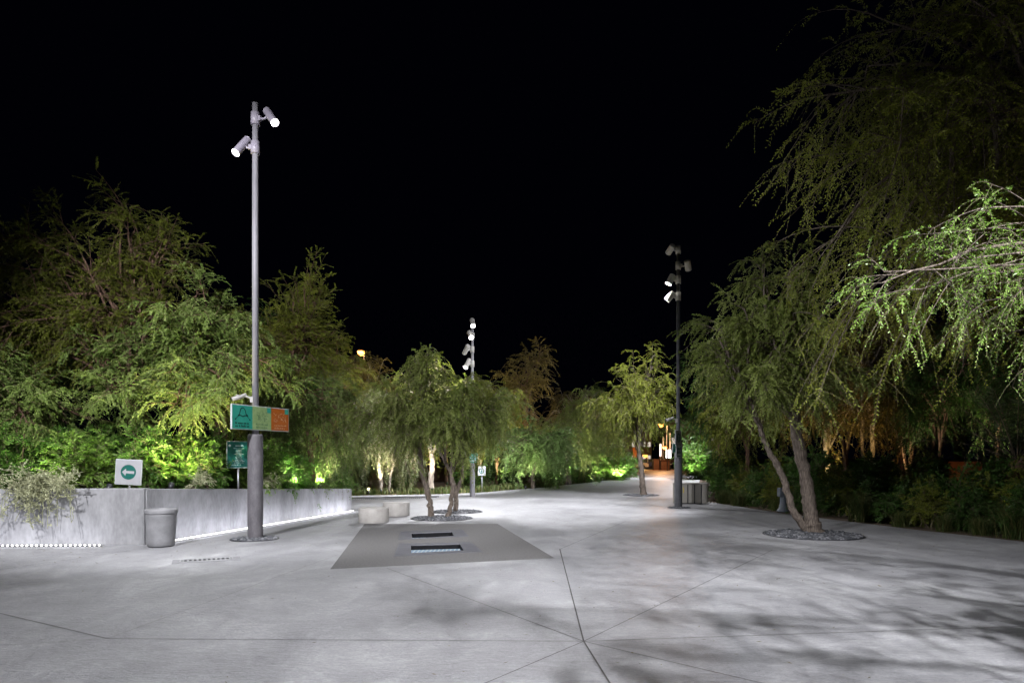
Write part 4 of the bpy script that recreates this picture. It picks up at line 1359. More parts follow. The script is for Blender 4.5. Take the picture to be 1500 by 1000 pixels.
BACK = [  # (px of trunk, depth, kind, scale, label)
    (-60, 22, 0, 1.15, 'dark tree behind the low far-left crown'), (60, 25, 1, 1.2, 'dark tree behind the tall feathery acacia'), (330, 26, 0, 1.05, 'dim tree between tall acacia and lamp post'),
    (395, 30, 1, 1.1, 'dim tree directly behind the tall post'), (480, 36, 0, 1.1, 'dim tree beneath the orange lamp left of the drums'), (523, 40, 2, 1.12, 'brownish tree right under the orange distant lamp'), (655, 41, 1, 0.85, 'dark tree behind the uplit pale trunk'),
    (608, 40, 2, 0.8, 'brown tree in the gap left of the uplit pale trunk'), (728, 39, 0, 0.75, 'tree with a pale lit trunk left of the jade tree'), (700, 52, 2, 1.05, 'brown tree crown behind the distant post'), (840, 54, 2, 1.0, 'brown tree behind the grey-green weeping tree'),
    (890, 62, 1, 1.1, 'dark tree above the bright bushes by the street'), (1062, 33, 1, 1.0, 'dark tree just right of the recycling bin'), (1093, 25.5, 0, 0.8, 'tree with orange-lit trunk right of the recycling bin'), (1135, 34, 0, 1.1, 'dim tree in the gap between the forked trunks'),
    (1212, 25, 2, 0.95, 'tree right of the forked trunk with glowing leaves'), (1278, 22.5, 2, 0.85, 'tree with bright gold-lit trunk in the right garden'), (1332, 24, 2, 0.85, 'tree with dull orange trunk near the gold-lit one'), (1366, 21, 1, 0.8, 'tree with thin white-lit trunk in the right garden'),
    (1440, 25, 2, 1.0, 'tree before the brown garden wall at far right'), (1463, 20.5, 1, 0.8, 'tree with white-gold trunk at the far right'), (1560, 19, 0, 1.1, 'dark tree cut by the right edge'), (1240, 34, 1, 1.25, 'tall black tree behind the forked right tree'),
    (1400, 33, 1, 1.3, 'tall black tree behind the far-right trunks'), (1030, 60, 1, 1.0, 'dark tree by the street behind the right post'), (1320, 30, 0, 1.15, 'dim tall tree between gold-lit and white-lit trunks'), (1175, 40, 1, 1.3, 'black tree mass behind the forked tree crown')]
for i, (px, Y, k, s, lab) in enumerate(BACK):
    x, y = (px - 750) * Y / FOC, Y
    first = gen[k] is not None and 'placed' not in gen[k]
    z = 0.5 if (x < -6 and Y < 25) else -0.02
    if first:
        t = gen[k]
        t.location = (x, y, z)
        t.rotation_euler = (0, 0, i * 1.3)
        t.scale = (s, s, s * 1.02)
        t['label'] = lab
        t['placed'] = 1
    else:
        t = dup(gen[k], (x, y, z), i * 1.3, lab, (s, s, s * 1.02))

# ------------------------------------------------------------------ shrubs


def shrub_proto(name, cat, leaf, seed, h, wd, **kw):
    return tree(name, 'x', (0, 0, 0), [[(0, 0, -0.05, 0.02), (0.0, 0.0, h * 0.15, 0.018), (0.01, 0.0, h * 0.3, 0.012)]],
                [(0, 0, h * 0.5, wd, wd, h * 0.5), (0.2 * wd, 0.1 * wd, h * 0.72, wd * 0.7, wd * 0.7, h * 0.32), (-0.3 * wd, -0.2 * wd, h * 0.35, wd * 0.8, wd * 0.8, h * 0.3)],
                leaf, 'twig', cat, None, seed, 'foliage', 'stems', fan=wd * 0.35, limb_r=0.012, **kw)


def place(protos, spots, labels, group):
    rg = random.Random(len(spots))
    for i, (x, y, z, s) in enumerate(spots):
        p = protos[i % len(protos)]
        lab = labels[i] if isinstance(labels, (list, tuple)) else labels
        if 'placed' not in p:
            p.location = (x, y, z)
            p.scale = (s, s, s)
            p.rotation_euler = (0, 0, rg.uniform(0, 6))
            p['label'] = lab
            p['group'] = group
            p['placed'] = 1
        else:
            dup(p, (x, y, z), rg.uniform(0, 6), lab, (s, s, s * rg.uniform(0.9, 1.1)), group)


SH = dict(n1=26, n2=7, n3=6, nl=16, bl=0.45, tl=0.25, L=0.085, W=0.012, droop=0.15, tdroop=0.25, lift=0.45, arch=0.05, shell=(0.4, 1.0))
left_p = [shrub_proto('leafy_shrub', 'shrub', lf, 81 + k, 1.25, 0.75, **SH) for k, lf in enumerate(('leaf_bright', 'leaf_bright', 'leaf_fresh'))]
spots = []
for px, Yd, s in ((15, 14.3, 1.05), (75, 15.2, 1.1), (120, 14.4, 0.95), (165, 15.6, 1.1), (222, 15.1, 1.0), (268, 15.9, 0.95), (300, 16.3, 1.05), (330, 17.6, 1.1), (372, 17.0, 0.95), (400, 18.0, 1.05), (428, 19.0, 0.95), (452, 20.0, 1.0), (478, 21.3, 0.95), (494, 22.0, 0.8), (45, 16.5, 1.2), (200, 17.2, 1.25), (-30, 14.6, 1.1), (350, 19.5, 1.2), (440, 20.6, 1.15), (300, 15.4, 0.8)):
    spots.append(((px - 750) * Yd / FOC - 0.25, Yd + 0.35, 0.86 if Yd < 16.5 else 0.68 if Yd < 19 else 0.45, s))
place(left_p, spots, 'bright green narrow-leaved shrub in the dense planting above the planter wall', 'shrubs massed behind the planter wall')

hedge_p = [shrub_proto('hedge_shrub', 'shrub', 'leaf_hedge', 91 + k, 1.35, 0.9, **dict(SH, L=0.07 - 0.012 * k, W=0.014 - 0.002 * k, n1=30, droop=0.1 + 0.15 * k)) for k in range(2)]
hedge_p.append(shrub_proto('hedge_shrub', 'shrub', 'leaf_olive', 95, 1.3, 0.8, **dict(SH, L=0.055, W=0.011, n1=24)))
EDGE = [(7.75, 25.6), (8.6, 20.3), (9.9, 15.9), (10.75, 13.7), (12.8, 9.2)]
spots = []
rg = random.Random(12)
for i in range(len(EDGE) - 1):
    A, B = Vector(EDGE[i]), Vector(EDGE[i + 1])
    n = max(2, int((B - A).length / 0.85))
    for k in range(n):
        p = A + (B - A) * ((k + 0.5) / n)
        for row, dd in enumerate((0.55, 1.6)):
            spots.append((p.x + dd + rg.uniform(-0.15, 0.15), p.y + dd * 0.35 + rg.uniform(-0.2, 0.2), -0.03, rg.uniform(0.7, 1.0) if row == 0 else rg.uniform(0.95, 1.25)))
for (x, y) in ((9.0, 28), (9.8, 30.5), (10.8, 33.5), (12.0, 38), (13.6, 43)):
    spots.append((x, y, -0.03, 1.25))
place(hedge_p, spots, 'dark green shrub in the hedge along the right edge of the plaza', 'hedge shrubs along the right edge')

bush_p = [shrub_proto('bright_bush', 'shrub', 'leaf_bright', 97, 1.6, 1.3, **dict(SH, n1=34, bl=0.6, tl=0.4, L=0.12, W=0.016))]
sp, lb = [], []
for px, py, s, lab in ((905, 703.5, 1.5, 'big bright green bush at the plaza edge nearest the street'), (868, 706.5, 1.25, 'uplit bush with a glowing base left of the biggest bush'), (838, 710, 0.95, 'low bush at the left end of the bright bushes'), (927, 700, 1.15, 'bush touching the street end of the bright bushes'), (1018, 702, 1.5, 'brilliantly lit bush behind the recycling bin')):
    x, y = gp(px, py)
    sp.append((x + (0.6 if px > 1000 else -0.5), y + 1.5, -0.03, s))
    lb.append(lab)
place(bush_p, sp, lb, 'bright bushes at the street end')

dark_p = [shrub_proto('dark_shrub', 'shrub', 'leaf_hedge', 99, 1.7, 1.3, **dict(SH, n1=30, bl=0.6, tl=0.4, L=0.12, W=0.018))]
sp, lb = [], []
for px, Yd, s, lab in ((745, 40, 1.0, 'dark shrub left of the jade tree'), (810, 42, 1.1, 'dark shrub right of the jade tree'), (835, 44, 1.2, 'black shrub behind the low bright bush'), (690, 37, 0.8, 'dark shrub behind the distant post'), (515, 33, 0.9, 'dark shrub left of the pale tree'), (590, 35, 0.6, 'low dark shrub between the uplit stems')):
    sp.append(((px - 750) * Yd / FOC, Yd, -0.03, s))
    lb.append(lab)
place(dark_p, sp, lb, 'dark shrubs under the far trees')


# silvery shrubs trailing over the wall
def trailing(label, top, fall, seed, n, spread, depth):
    rng = np.random.default_rng(seed)
    r = thing('silvery_shrub', label, 'shrub', top, 0, 'silvery trailing shrubs on the planter wall')
    p0 = np.stack([rng.normal(0, spread * 0.4, n), rng.uniform(0.05, 0.5, n), rng.uniform(-0.05, 0.25, n)], 1)
    p1 = p0 + np.stack([rng.normal(0, spread * 0.5, n), rng.uniform(-0.75, -0.2, n), rng.uniform(0.05, 0.35, n)], 1)
    dn = np.clip(rng.normal(0.35, 0.38, n), -0.35, 1.0)
    p2 = np.stack([p1[:, 0] + rng.normal(0, spread * 0.5, n), np.where(dn > 0.0, rng.uniform(-0.42, -0.06, n), p1[:, 1]), 0.25 - dn * fall], 1)
    P = bez(p0, p1, p2, np.linspace(0, 1, 8))
    V, Q = np_tubes(P, np.full((n, 8), 0.006), 3)
    # side twigs
    m = 9
    ti = np.repeat(np.arange(n), m)
    tt = rng.uniform(0.3, 1, (n * m, 1))
    q0 = bez(p0[ti], p1[ti], p2[ti], tt)[:, 0]
    qd = rng.normal(0, 1, (n * m, 3)) * np.array([1, 0.5, 0.8])
    q2 = q0 + unit(qd) * rng.uniform(0.06, 0.2, (n * m, 1))
    q2[:, 1] = np.where(q0[:, 1] < 0, np.minimum(q2[:, 1], -0.03), q2[:, 1])
    q1 = (q0 + q2) / 2 + rng.normal(0, 0.02, q0.shape)
    V2, Q2 = np_tubes(bez(q0, q1, q2, np.linspace(0, 1, 4)), np.full((n * m, 4), 0.0035), 3)
    me = quad_mesh('stems', np.concatenate([V, V2]), np.concatenate([Q, Q2 + len(V)]), [M['leaf_dry']], tint=np.full(len(Q) + len(Q2), 0.3))
    o = bpy.data.objects.new('stems', me)
    col.objects.link(o)
    o.parent = r
    LV, LQ, lt = leaves_on(rng, q0, q1, q2, 9, 0.035, 0.009)
    me = quad_mesh('foliage', LV, LQ, [M['leaf_dry']], tint=lt)
    o = bpy.data.objects.new('foliage', me)
    col.objects.link(o)
    o.parent = r


def on_wall(px):
    """point on the wall's front line at a survey column"""
    k = (px - 750) / FOC
    for A, B in ((Vector(WA), Vector(WB)), (Vector(WB), Vector(WC))):
        # A + t(B-A): x = k*y
        d = B - A
        den = d.x - k * d.y
        t = (k * A.y - A.x) / den
        if 0 <= t <= 1:
            return A + d * t
    return Vector(WB)


p = on_wall(62)
trailing('large silvery shrub trailing down the left planter wall', (p.x, p.y, 1.05), 0.95, 3, 80, 0.46, 0.3)
p = on_wall(300)
trailing('small silvery sprig spilling over the wall left of the tall post', (p.x, p.y, 0.98), 0.25, 4, 9, 0.22, 0.2)
p = on_wall(398)
trailing('silvery sprig on the wall just right of the tall post', (p.x, p.y, 0.86), 0.2, 5, 9, 0.2, 0.2)

# ------------------------------------------------------------------ grass
rng = np.random.default_rng(5)
bl_ = []
EDGE2 = [(-15, 28.6), (-6.9, 29.7), (-3.3, 30.8), (-1.6, 32.0), (1.9, 38.0), (7.5, 50.2)]
for i in range(len(EDGE2) - 1):
    A, B = np.array(EDGE2[i]), np.array(EDGE2[i + 1])
    L_ = np.linalg.norm(B - A)
    n = int(L_ * 330)
    t = rng.uniform(0, 1, (n, 1))
    nrm = np.array([-(B - A)[1], (B - A)[0]]) / L_
    off = rng.exponential(0.55, (n, 1)) + 0.03
    clump = 0.5 + 0.5 * np.sin(t * L_ * 2.2 + i) * np.sin(off * 3 + i)
    keep = rng.random((n, 1)) < clump * 0.9 + 0.15
    p = (A + (B - A) * t + nrm * off)[keep[:, 0]]
    bl_.append(np.concatenate([p, np.full((len(p), 1), -0.03)], 1))
V, Q, t = blades(6, np.concatenate(bl_), 0.3, 0.012, 0.6)
me = quad_mesh('grass', V, Q, [M['grass']], tint=t)
o = bpy.data.objects.new('grass', me)
col.objects.link(o)
tag(o, 'low ragged grass along the far edge of the pavement', 'grass', kind='stuff')
# fallen leaflets on the pavement, thickest by the hedge and under the trees
lit = []
for c, sd, n in ((gp(1200, 786), 2.2, 260), (gp(650, 755), 2.0, 220), ((11.0, 12.5), 2.4, 420), ((9.0, 18.0), 1.6, 220), (gp(374, 790), 1.6, 90), ((-7.5, 12.4), 1.3, 120), ((2.0, 8.0), 4.0, 260)):
    lit.append(np.stack([rng.normal(c[0], sd, n), rng.normal(c[1], sd * 0.8, n), np.full(n, 0.009)], 1))
lit = np.concatenate(lit)
lit = lit[(lit[:, 1] > 1.5) & (lit[:, 1] < 27)]
n = len(lit)
a = rng.uniform(0, 2 * PI, n)
d = np.stack([np.cos(a), np.sin(a), rng.normal(0, 0.12, n)], 1) * rng.uniform(0.012, 0.03, (n, 1))
w_ = np.stack([-np.sin(a), np.cos(a), rng.normal(0, 0.2, n)], 1) * 0.006
V = np.stack([lit - d, lit + w_, lit + d, lit - w_], 1).reshape(-1, 3)
V[:, 2] = np.maximum(V[:, 2], 0.006)
me = quad_mesh('fallen_leaves', V, np.arange(n * 4).reshape(-1, 4), [M['leaf_brown']], tint=rng.uniform(0, 1, n))
o = bpy.data.objects.new('fallen_leaves', me)
col.objects.link(o)
tag(o, 'tiny dry leaflets scattered over the pavement', 'leaf litter', kind='stuff')
# grass tufts along the right hedge
tuft = None
TU = [(1070, 741, 'grass tuft at the hedge foot just right of the recycling bin'), (1128, 747, 'grass tuft behind the leaning trunk by the standpipe'), (1248, 763, 'tall grass tuft at the hedge foot right of the forked tree'), (1305, 771, 'short dry tuft at the hedge foot'), (1370, 778, 'tawny tuft at the hedge foot between two larger tufts'), (1475, 788, 'large grass tuft at the hedge foot by the right edge'), (1050, 737, 'pale grass tuft touching the recycling bin'), (1420, 783, 'small tuft left of the large tuft by the right edge')]
for i, (px, py, lab) in enumerate(TU):
    x, y = gp(px, py)
    if tuft is None:
        a = rng.uniform(0, 2 * PI, 500)
        q = np.abs(rng.normal(0, 0.16, 500))
        V, Q, t = blades(9, np.stack([q * np.cos(a), q * np.sin(a), np.full(500, -0.03)], 1), 0.6, 0.007, 0.75)
        me = quad_mesh('grass_tuft', V, Q, [M['grass']], tint=t)
        tuft = bpy.data.objects.new('grass_tuft', me)
        o = tuft
    else:
        o = tuft.copy()
    col.objects.link(o)
    o.location = (x + 0.3, y + 0.12, 0)
    o.rotation_euler = (0, 0, i)
    s = (0.8, 0.85, 1.15, 0.6, 0.6, 1.1, 0.8, 0.6)[i]
    o.scale = (s, s, s)
    tag(o, lab, 'grass tuft', 'grass tufts along the right hedge')

# ------------------------------------------------------------------ date palm on the right
px_, py_ = (1490 - 750) * 17.0 / FOC, 17.0
r = thing('date_palm', 'young date palm with arching fronds near the right edge', 'palm', (px_, py_, 0))
mb = MB()
zz = np.linspace(-0.05, 1.6, 12)
mb.tube([(0, 0, z) for z in zz], [0.2 + 0.025 * (k % 2) for k in range(12)], 14)
mb.build('trunk', M['bark_red'], r)
rng = np.random.default_rng(77)
for k in range(20):
    a = k * 2.4 + rng.uniform(-0.2, 0.2)
    e = rng.uniform(0.35, 1.25)
    ln = rng.uniform(1.9, 2.6)
    d = np.array([math.cos(a) * math.cos(e), math.sin(a) * math.cos(e), math.sin(e)])
    p0 = np.array([[0, 0, 1.55]])
    p1 = p0 + d * ln * 0.55
    p2 = p0 + d * ln + np.array([[0, 0, -0.35 * ln * (1.1 - e * 0.5)]])
    V1, Q1 = np_tubes(bez(p0, p1, p2, np.linspace(0, 1, 8)), np.linspace(0.02, 0.004, 8)[None], 4)
    LV, LQ, lt = leaves_on(rng, p0, p1, p2, 74, 0.34, 0.011, spread=1.2, flat=0.1, start=0.2)
    me = quad_mesh('frond', np.concatenate([LV, V1]), np.concatenate([LQ, Q1 + len(LV)]), [M['leaf_palm'], M['twig']], np.concatenate([np.zeros(len(LQ)), np.ones(len(Q1))]), np.concatenate([lt, np.zeros(len(Q1))]))
    o = bpy.data.objects.new('frond', me)
    col.objects.link(o)
    o.parent = r

# garden walls in the background
x0, y0, _ = wp(1390, 690, 30)
r = thing('garden_wall', 'short brown rendered wall glimpsed behind the far-right trunks', 'wall', (20.5, 29, 0))
MB().box((0, 0, 0.7), (4, 0.2, 1.4)).build('wall_slab', M['brick'], r)
MB().box((0, 0, 1.44), (4.1, 0.28, 0.08)).build('coping', M['brick'], r)
x0, y0 = gp(631, 699)
r = thing('garden_wall', 'low brown wall in the gloom behind the middle trunks', 'wall', ((631 - 750) * 46 / FOC, 46, 0))
MB().box((0, 0, 0.45), (4.2, 0.5, 0.9)).build('wall_slab', M['brick'], r)
MB().box((0, 0, 0.93), (4.3, 0.6, 0.06)).build('coping', M['brick'], r)

# ------------------------------------------------------------------ garden uplights
WARM = (1.0, 0.72, 0.36)
UPS = [  # x px, depth, z, power, colour, tilt direction, angle, label
    (251, 0.5, 0.98, 1000, (1.0, 0.86, 0.42), (0.0, 0.5, 1), 130, 'glaring garden spotlight among the shrubs on the planter wall'),
    (160, 0.35, 0.98, 200, (0.9, 1.0, 0.6), (0.0, 0.5, 1), 130, 'added unseen spotlight behind the wall below the left arrow sign'),  # hidden lamp added to brighten the planter shrubs
    (35, 0.35, 0.98, 200, (0.9, 1.0, 0.6), (0.0, 0.5, 1), 130, 'added spotlight hidden in the shrubs at far left'),  # likewise added, for more light on the shrubs
    (425, 0.35, 0.75, 700, (0.85, 1.0, 0.55), (0.0, 0.5, 1), 130, 'garden spotlight behind the wall just right of the tall post'),
    (468, 0.35, 0.7, 800, (0.95, 1.0, 0.6), (-0.1, 0.35, 1), 120, 'garden spotlight behind the far end of the planter wall'),
    (558, 31.0, 0.03, 900, (1.0, 0.88, 0.66), (0.0, 0.12, 1), 80, 'spotlight at the foot of the pale tree'),
    (540, 29.9, 0.03, 600, (1.0, 0.95, 0.75), (0.0, 0.15, 1), 110, 'spotlight in the grass before the pale tree'),
    (577, 37, 0.03, 1300, (1.0, 0.8, 0.5), (0.0, -0.3, 1), 130, 'spotlight behind the pale tree stems'),
    (530, 36, 0.03, 900, WARM, (0.1, 0.2, 1), 130, 'spotlight in the dim garden left of the pale tree'),
    (633, 32.4, 0.03, 900, (1.0, 0.84, 0.6), (0.0, 0.1, 1), 60, 'spotlight below the uplit pale trunk'),
    (603, 38, 0.03, 900, WARM, (0.0, 0.2, 1), 130, 'spotlight in the gloom between the uplit stems'),
    (741, 38.0, 0.03, 1100, (1.0, 0.86, 0.5), (-0.25, 0.15, 1), 110, 'spotlight in the grass left of the jade tree'),
    (770, 34.6, 0.03, 350, (1.0, 0.97, 0.7), (0.05, 0.25, 1), 120, 'spotlight below the jade tree'),
    (867, 43.6, 0.05, 1500, (1.0, 0.97, 0.5), (0.2, 0.5, 1), 130, 'glowing spotlight at the foot of the bright bushes'),
    (905, 48.3, 0.05, 1700, (0.95, 1.0, 0.55), (0.1, 0.5, 1), 130, 'spotlight before the big bright green bush'),
    (832, 39.8, 0.03, 600, (0.95, 1.0, 0.75), (0.1, 0.2, 1), 120, 'spotlight below the grey-green weeping tree'),
    (765, 43, 0.03, 700, (1.0, 0.7, 0.42), (0.05, 0.12, 1), 80, 'spotlight below the tall brownish tree'),
    (1011, 49, 0.05, 2600, (0.85, 1.0, 0.6), (0.15, 0.3, 1), 130, 'fierce spotlight under the brilliantly lit bush'),
    (1060, 30.0, 0.05, 500, (0.9, 1.0, 0.45), (0.0, 0.2, 1), 130, 'spotlight in the shrubs behind the recycling bin'),
    (1099, 24.2, 0.05, 900, (1.0, 0.72, 0.4), (-0.1, 0.25, 1), 80, 'spotlight at the foot of the orange-lit trunk'),
    (1213, 24.2, 0.2, 420, (1.0, 0.74, 0.3), (0, 0.2, 1), 110, 'spotlight behind the hedge right of the forked tree'),
    (1276, 21.6, 0.2, 420, (1.0, 0.66, 0.26), (0.02, 0.16, 1), 60, 'spotlight below the gold-lit trunk'),
    (1333, 23.2, 0.2, 200, (1.0, 0.55, 0.25), (0, 0.15, 1), 70, 'spotlight below the dull orange trunk'),
    (1365, 20.2, 0.2, 400, (1.0, 0.84, 0.6), (0, 0.12, 1), 50, 'spotlight below the thin white-lit trunk'),
    (1462, 19.7, 0.2, 800, (1.0, 0.82, 0.55), (0, 0.12, 1), 60, 'spotlight below the white-gold trunk at far right'),
    (1440, 27.3, 0.05, 35, (1.0, 0.42, 0.14), (-0.1, 0.7, 0.7), 120, 'spotlight washing the brown garden wall'),
    (700, 50.5, 0.05, 1300, (1.0, 0.8, 0.45), (0, 0.2, 1), 110, 'added unseen spotlight below the brown crown behind the distant post'),  # unseen uplight added for more light on the backdrop trees
    (655, 39.6, 0.05, 900, (1.0, 0.9, 0.5), (0, 0.2, 1), 110, 'added unseen spotlight under the dark tree behind the uplit pale trunk'),  # added to brighten the backdrop too
    (840, 52, 0.05, 1300, (1.0, 0.75, 0.4), (0, 0.2, 1), 110, 'spotlight far behind the grey-green weeping tree'),
    (893, 60, 0.05, 1800, (0.95, 1.0, 0.55), (0, 0.2, 1), 120, 'added unseen spotlight below the dark tree over the bright bushes'),  # another lamp added to lift the dark backdrop
    (812, 40.3, 0.05, 500, (0.9, 1.0, 0.6), (0, 0.5, 1), 120, 'added unseen spotlight before the dark shrub right of the jade tree'),  # added in the same way, to light the planting behind
    (480, 34.3, 0.05, 900, (0.95, 1.0, 0.6), (0, 0.2, 1), 110, 'spotlight under the dim tree left of the drums'),
    (1720, 10.6, 0.05, 250, (1.0, 0.72, 0.36), (-0.42, -0.05, 1), 110, 'spotlight at the foot of the huge overhanging tree'),
    (1478, 16.1, 0.1, 500, (1.0, 0.82, 0.45), (0.05, 0.3, 1), 110, 'spotlight below the date palm')]
first = None
for px, Yd, z, pw, c, d, an, lab in UPS:
    if Yd < 1:          # on the soil just behind the planter wall
        Yd = on_wall(px).y + 0.22 + Yd
    x = (px - 750) * Yd / FOC
    d = Vector(d).normalized()
    r = thing('garden_spotlight', lab, 'spotlight', (x, Yd, z), 0, 'small garden uplights')
    b_ = Vector((0, 0, 0.10))
    h = MB().tube([b_ - d * 0.08, b_ - d * 0.04, b_ + d * 0.06], [0.035, 0.055, 0.06], 12).tube([(0, 0, -0.15), (0, 0, 0.06)], 0.012, 8).build('housing', M['dark'], r)
    MB().tube([b_ + d * 0.045, b_ + d * 0.055], 0.05, 12).build('lens', M['uplens'], h)
    spot(h, b_ + d * 0.08, d, pw * (1.7 if 28 < Yd < 62 and px < 950 else 1.0), an, c, 0.8, 0.05)

# ------------------------------------------------------------------ street end


def street_lamp(label, px, py, Yd, mat, power, c, arm=0.8):
    x, y, z = wp(px, py, Yd)
    r = thing('street_lamp', label, 'street lamp', (x + arm, y, -0.05), 0, 'orange street lamps in the distance')
    h = z + 0.05
    MB().tube([(0, 0, 0), (0, 0, h - 0.3), (-0.1, 0, h), (-0.3, 0, h + 0.12), (-arm + 0.2, 0, h + 0.14)], [0.08, 0.06, 0.05, 0.045, 0.04], 10).build('pole', M['darkpole'], r)
    hd = MB().box((-arm, 0, h + 0.13), (0.6, 0.26, 0.1)).build('lamp_head', M['darkpole'], r, bevel=0.03)
    MB().lathe([(0.34, 0.06), (0.34, 0.0), (0.29, -0.16), (0.16, -0.3), (0.0005, -0.34)], 16, c=(-arm, 0, h + 0.04)).build('bowl', mat, hd)
    point(r, (-arm, 0, h - 0.3), power, c, 0.15)


SOD = (1.0, 0.5, 0.2)
street_lamp('brightest orange street lamp at the end of the plaza', 968, 622, 82, M['sodium'], 2600, SOD)
street_lamp('lower orange street lamp beside the white light box', 974, 655, 92, M['sodium'], 500, SOD, 0.5)
street_lamp('yellow street lamp seen past the small tree trunk', 945, 667, 96, M['sodium_dim'], 350, (1, 0.6, 0.2), 0.4)
street_lamp('lone orange lamp high above the trees left of the middle', 529, 516, 62, M['sodium'], 900, SOD, 0.3)
street_lamp('tiny orange lamp over the bright bushes', 903, 657, 98, M['sodium_dim'], 500, (1, 0.6, 0.2), 0.4)

# brown boxes and light box
for px, w, h, lab in ((973.5, 1.05, 1.2, 'larger brown planter box at the street end'), (963.5, 0.75, 1.3, 'narrower brown planter box left of the larger one')):
    x = (px - 750) * 84 / FOC
    r = thing('planter_box', lab, 'planter', (x, 84 + (1 if px < 965 else 0), 0), 0, 'brown planter boxes at the street end')
    MB().box((0, 0, h / 2), (w, 0.8, h)).build('box_body', M['brick'], r, bevel=0.02)
    MB().box((-w / 2 - 0.04, -0.1, h / 2), (0.07, 0.7, h + 0.04)).box((w / 2 + 0.04, -0.1, h / 2), (0.07, 0.7, h + 0.04)).build('corner_post', M['dark'], r)
    MB().box((0, 0, h + 0.03), (w + 0.1, 0.9, 0.05)).build('rim', M['brick'], r)
x, y, z = wp(979, 664.5, 87)
r = thing('light_box', 'glaring white light box sign at the street end', 'sign', (x, y, 0))
MB().box((0, 0, z), (0.72, 0.16, 1.12)).box((0, 0.0, (z - 0.56) / 2), (0.14, 0.12, z - 0.56)).build('case', M['dark'], r)
MB().box((0, -0.085, z), (0.64, 0.02, 1.04)).build('lit_face', M['lightbox'], r)
for px, y0, y1, w, m, lab in ((967.5, 650, 668, 0.2, 'column_pale', 'pale glowing pillar left of the light box'), (971.5, 640, 654, 0.14, 'column_lit', 'short glowing orange pillar, second from the left'), (977, 626, 652, 0.16, 'column_lit', 'tallest glowing orange pillar above the light box'), (981.5, 634, 664, 0.16, 'column_lit', 'glowing orange pillar beside the right post')):  # lit pillars, not lamps: the light on them is put in as emission
    x, y, z1 = wp(px, y0, 94)
    _, _, z0 = wp(px, y1, 94)
    r = thing('glowing_pillar', lab, 'lamp', (x, y, -0.13), 0, 'tall glowing pillars at the street end')
    MB().tube([(0, 0, 0), (0, 0, z0 + 0.13)], w * 0.6, 10).tube([(0, 0, z1 + 0.13), (0, 0, z1 + 0.25)], w * 0.7, 10).build('post', M['darkpole'], r)
    MB().tube([(0, 0, z0 + 0.13), (0, 0, z1 + 0.13)], w * 0.5, 12).build('glowing_shaft', M[m], r)


# buildings across the street
def building(label, x0, x1, y, h, rows, cols, wh, ww, z0, dz, lit):
    r = thing('street_building', label, 'building', ((x0 + x1) / 2, y, -0.1), 0, 'buildings across the street')
    W_ = x1 - x0
    MB().box((0, 4, h / 2), (W_, 8, h)).build('wall', M['facade'], r)
    MB().box((0, 3.9, h + 0.12), (W_ + 0.5, 8.6, 0.24)).build('roof', M['brick'], r)
    first = None
    rg = random.Random(int(x0 * 10))
    for j in range(rows):
        for i in range(cols):
            x = -W_ / 2 + W_ * (i + 0.5) / cols
            z = z0 + j * dz
            f = MB().box((0, 0, 0), (ww, 0.1, wh)).build('window', M['dark'], r, (x, -0.04, z))
            MB().box((0, -0.055, 0), (ww - 0.12, 0.02, wh - 0.12)).build('pane', M['window'] if rg.random() < lit else M['glass'], f)
    MB().box((0, -0.5, z0 - wh / 2 - 0.5), (W_, 1.0, 0.14)).build('awning', M['brick'], r)
    return r


building('low warm-lit building with a row of bright windows at the street end', 15.2, 22.9, 112, 5.6, 2, 9, 0.9, 0.62, 1.55, 2.2, 0.75)
building('darker building beyond the right post', 26.2, 36, 114, 7.5, 2, 6, 1.1, 0.9, 1.8, 2.6, 0.3)
building('dim building hidden behind the bright bushes', 3, 13.5, 113, 6.2, 2, 8, 0.9, 0.7, 1.7, 2.3, 0.4)
# orange pier
x, y, z = wp(929.5, 655, 100)
r = thing('orange_pier', 'orange brick pier left of the small tree trunk', 'pillar', (x, 100, -0.13))
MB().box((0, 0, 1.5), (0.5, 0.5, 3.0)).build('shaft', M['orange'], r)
MB().box((0, 0, 3.05), (0.62, 0.62, 0.12)).build('cap', M['orange'], r)


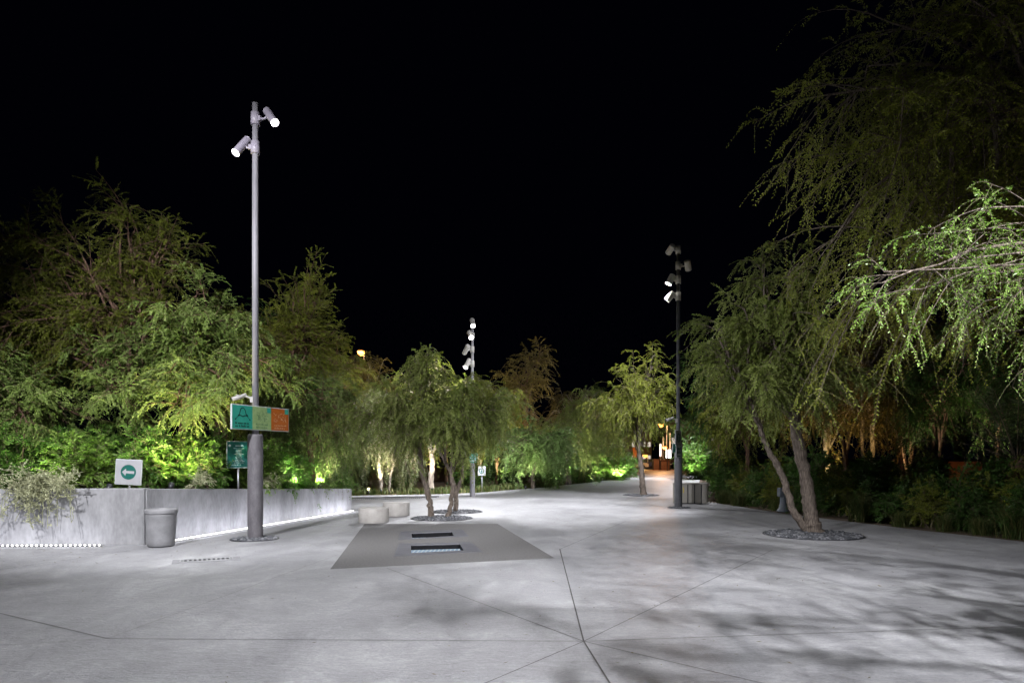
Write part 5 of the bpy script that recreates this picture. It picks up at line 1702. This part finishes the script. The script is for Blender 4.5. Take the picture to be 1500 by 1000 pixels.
def car(label, loc, rz, paint):
    r = thing('parked_car', label, 'car', loc, rz, 'cars parked in the street')
    prof = [(-2.1, 0.35), (-2.12, 0.75), (-2.0, 0.92), (-1.65, 1.0), (-1.25, 1.45), (0.35, 1.48), (1.0, 1.02), (1.95, 0.88), (2.12, 0.7), (2.12, 0.35)]
    mb = MB()
    n = len(prof)
    P = [(p[0], -0.82, p[1]) for p in prof] + [(p[0], 0.82, p[1]) for p in prof]
    mb.add(P, [tuple(range(n)), tuple(range(2 * n - 1, n - 1, -1))] + [(i, (i + 1) % n, n + (i + 1) % n, n + i) for i in range(n)])
    mb.build('body', paint, r, bevel=0.05)
    g = MB()
    for s in (-1, 1):
        y = s * 0.832
        g.add([(-1.4, y, 1.02), (-1.18, y, 1.39), (-0.45, y, 1.41), (-0.45, y, 1.02)], [(0, 1, 2, 3)])
        g.add([(-0.38, y, 1.02), (-0.38, y, 1.41), (0.3, y, 1.41), (0.82, y, 1.04)], [(0, 1, 2, 3)])
    g.build('side_windows', M['glass'], r)
    MB().add([(0.38, -0.7, 1.475), (0.38, 0.7, 1.475), (0.99, 0.74, 1.055), (0.99, -0.74, 1.055)], [(0, 1, 2, 3)]).build('windscreen', M['glass'], r)
    for sx_ in (-1.3, 1.3):
        for s in (-1, 1):
            w = MB().tube([(sx_, s * 0.70, 0.33), (sx_, s * 0.86, 0.33)], 0.33, 20).build('wheel', M['tyre'], r)
            MB().tube([(sx_, s * 0.85, 0.33), (sx_, s * 0.87, 0.33)], 0.2, 16).build('rim', M['rim'], w)
    for s in (-1, 1):
        MB().box((2.1, s * 0.6, 0.74), (0.08, 0.32, 0.14)).build('headlight', M['white'], r)
    return r


x = (932 - 750) * 94 / FOC
car('white car parked behind the small tree trunk', (x - 0.6, 94, -0.13), 0.1, M['carwhite'])
x = (1004 - 750) * 92 / FOC
car('dark blue car parked behind the right post', (x, 92, -0.13), PI, M['cardark'])
x = (953 - 750) * 98 / FOC
car('dark car parked between trunk and planter boxes', (x, 98, -0.13), 0.0, M['cardark'])

# ------------------------------------------------------------------ night sky, camera, render settings
w = bpy.data.worlds.new('World')
sc.world = w
w.use_nodes = True
bg = w.node_tree.nodes['Background']
bg.inputs[0].default_value = (0.25, 0.3, 1.0, 1)
bg.inputs[1].default_value = 0.0012

cam = bpy.data.cameras.new('camera')
cam.sensor_width = 36
cam.lens = 24
cam.shift_y = 168 / 1500
cam.clip_end = 900
co = bpy.data.objects.new('camera', cam)
col.objects.link(co)
co.location = (0, 0, EYE)
co.rotation_euler = (PI / 2, 0, 0)
sc.camera = co

sc.view_settings.view_transform = 'Standard'
sc.view_settings.look = 'None'
sc.view_settings.gamma = 1
sc.view_settings.exposure = 0
sc.render.engine = 'CYCLES'
c = sc.cycles
c.use_denoising = True
c.denoiser = 'OPENIMAGEDENOISE'
c.denoising_input_passes = 'RGB_ALBEDO_NORMAL'
c.max_bounces = 5
c.diffuse_bounces = 3
c.glossy_bounces = 2
c.transmission_bounces = 2
c.transparent_max_bounces = 4
c.sample_clamp_indirect = 3.0
c.caustics_reflective = False
c.caustics_refractive = False
c.use_light_tree = True
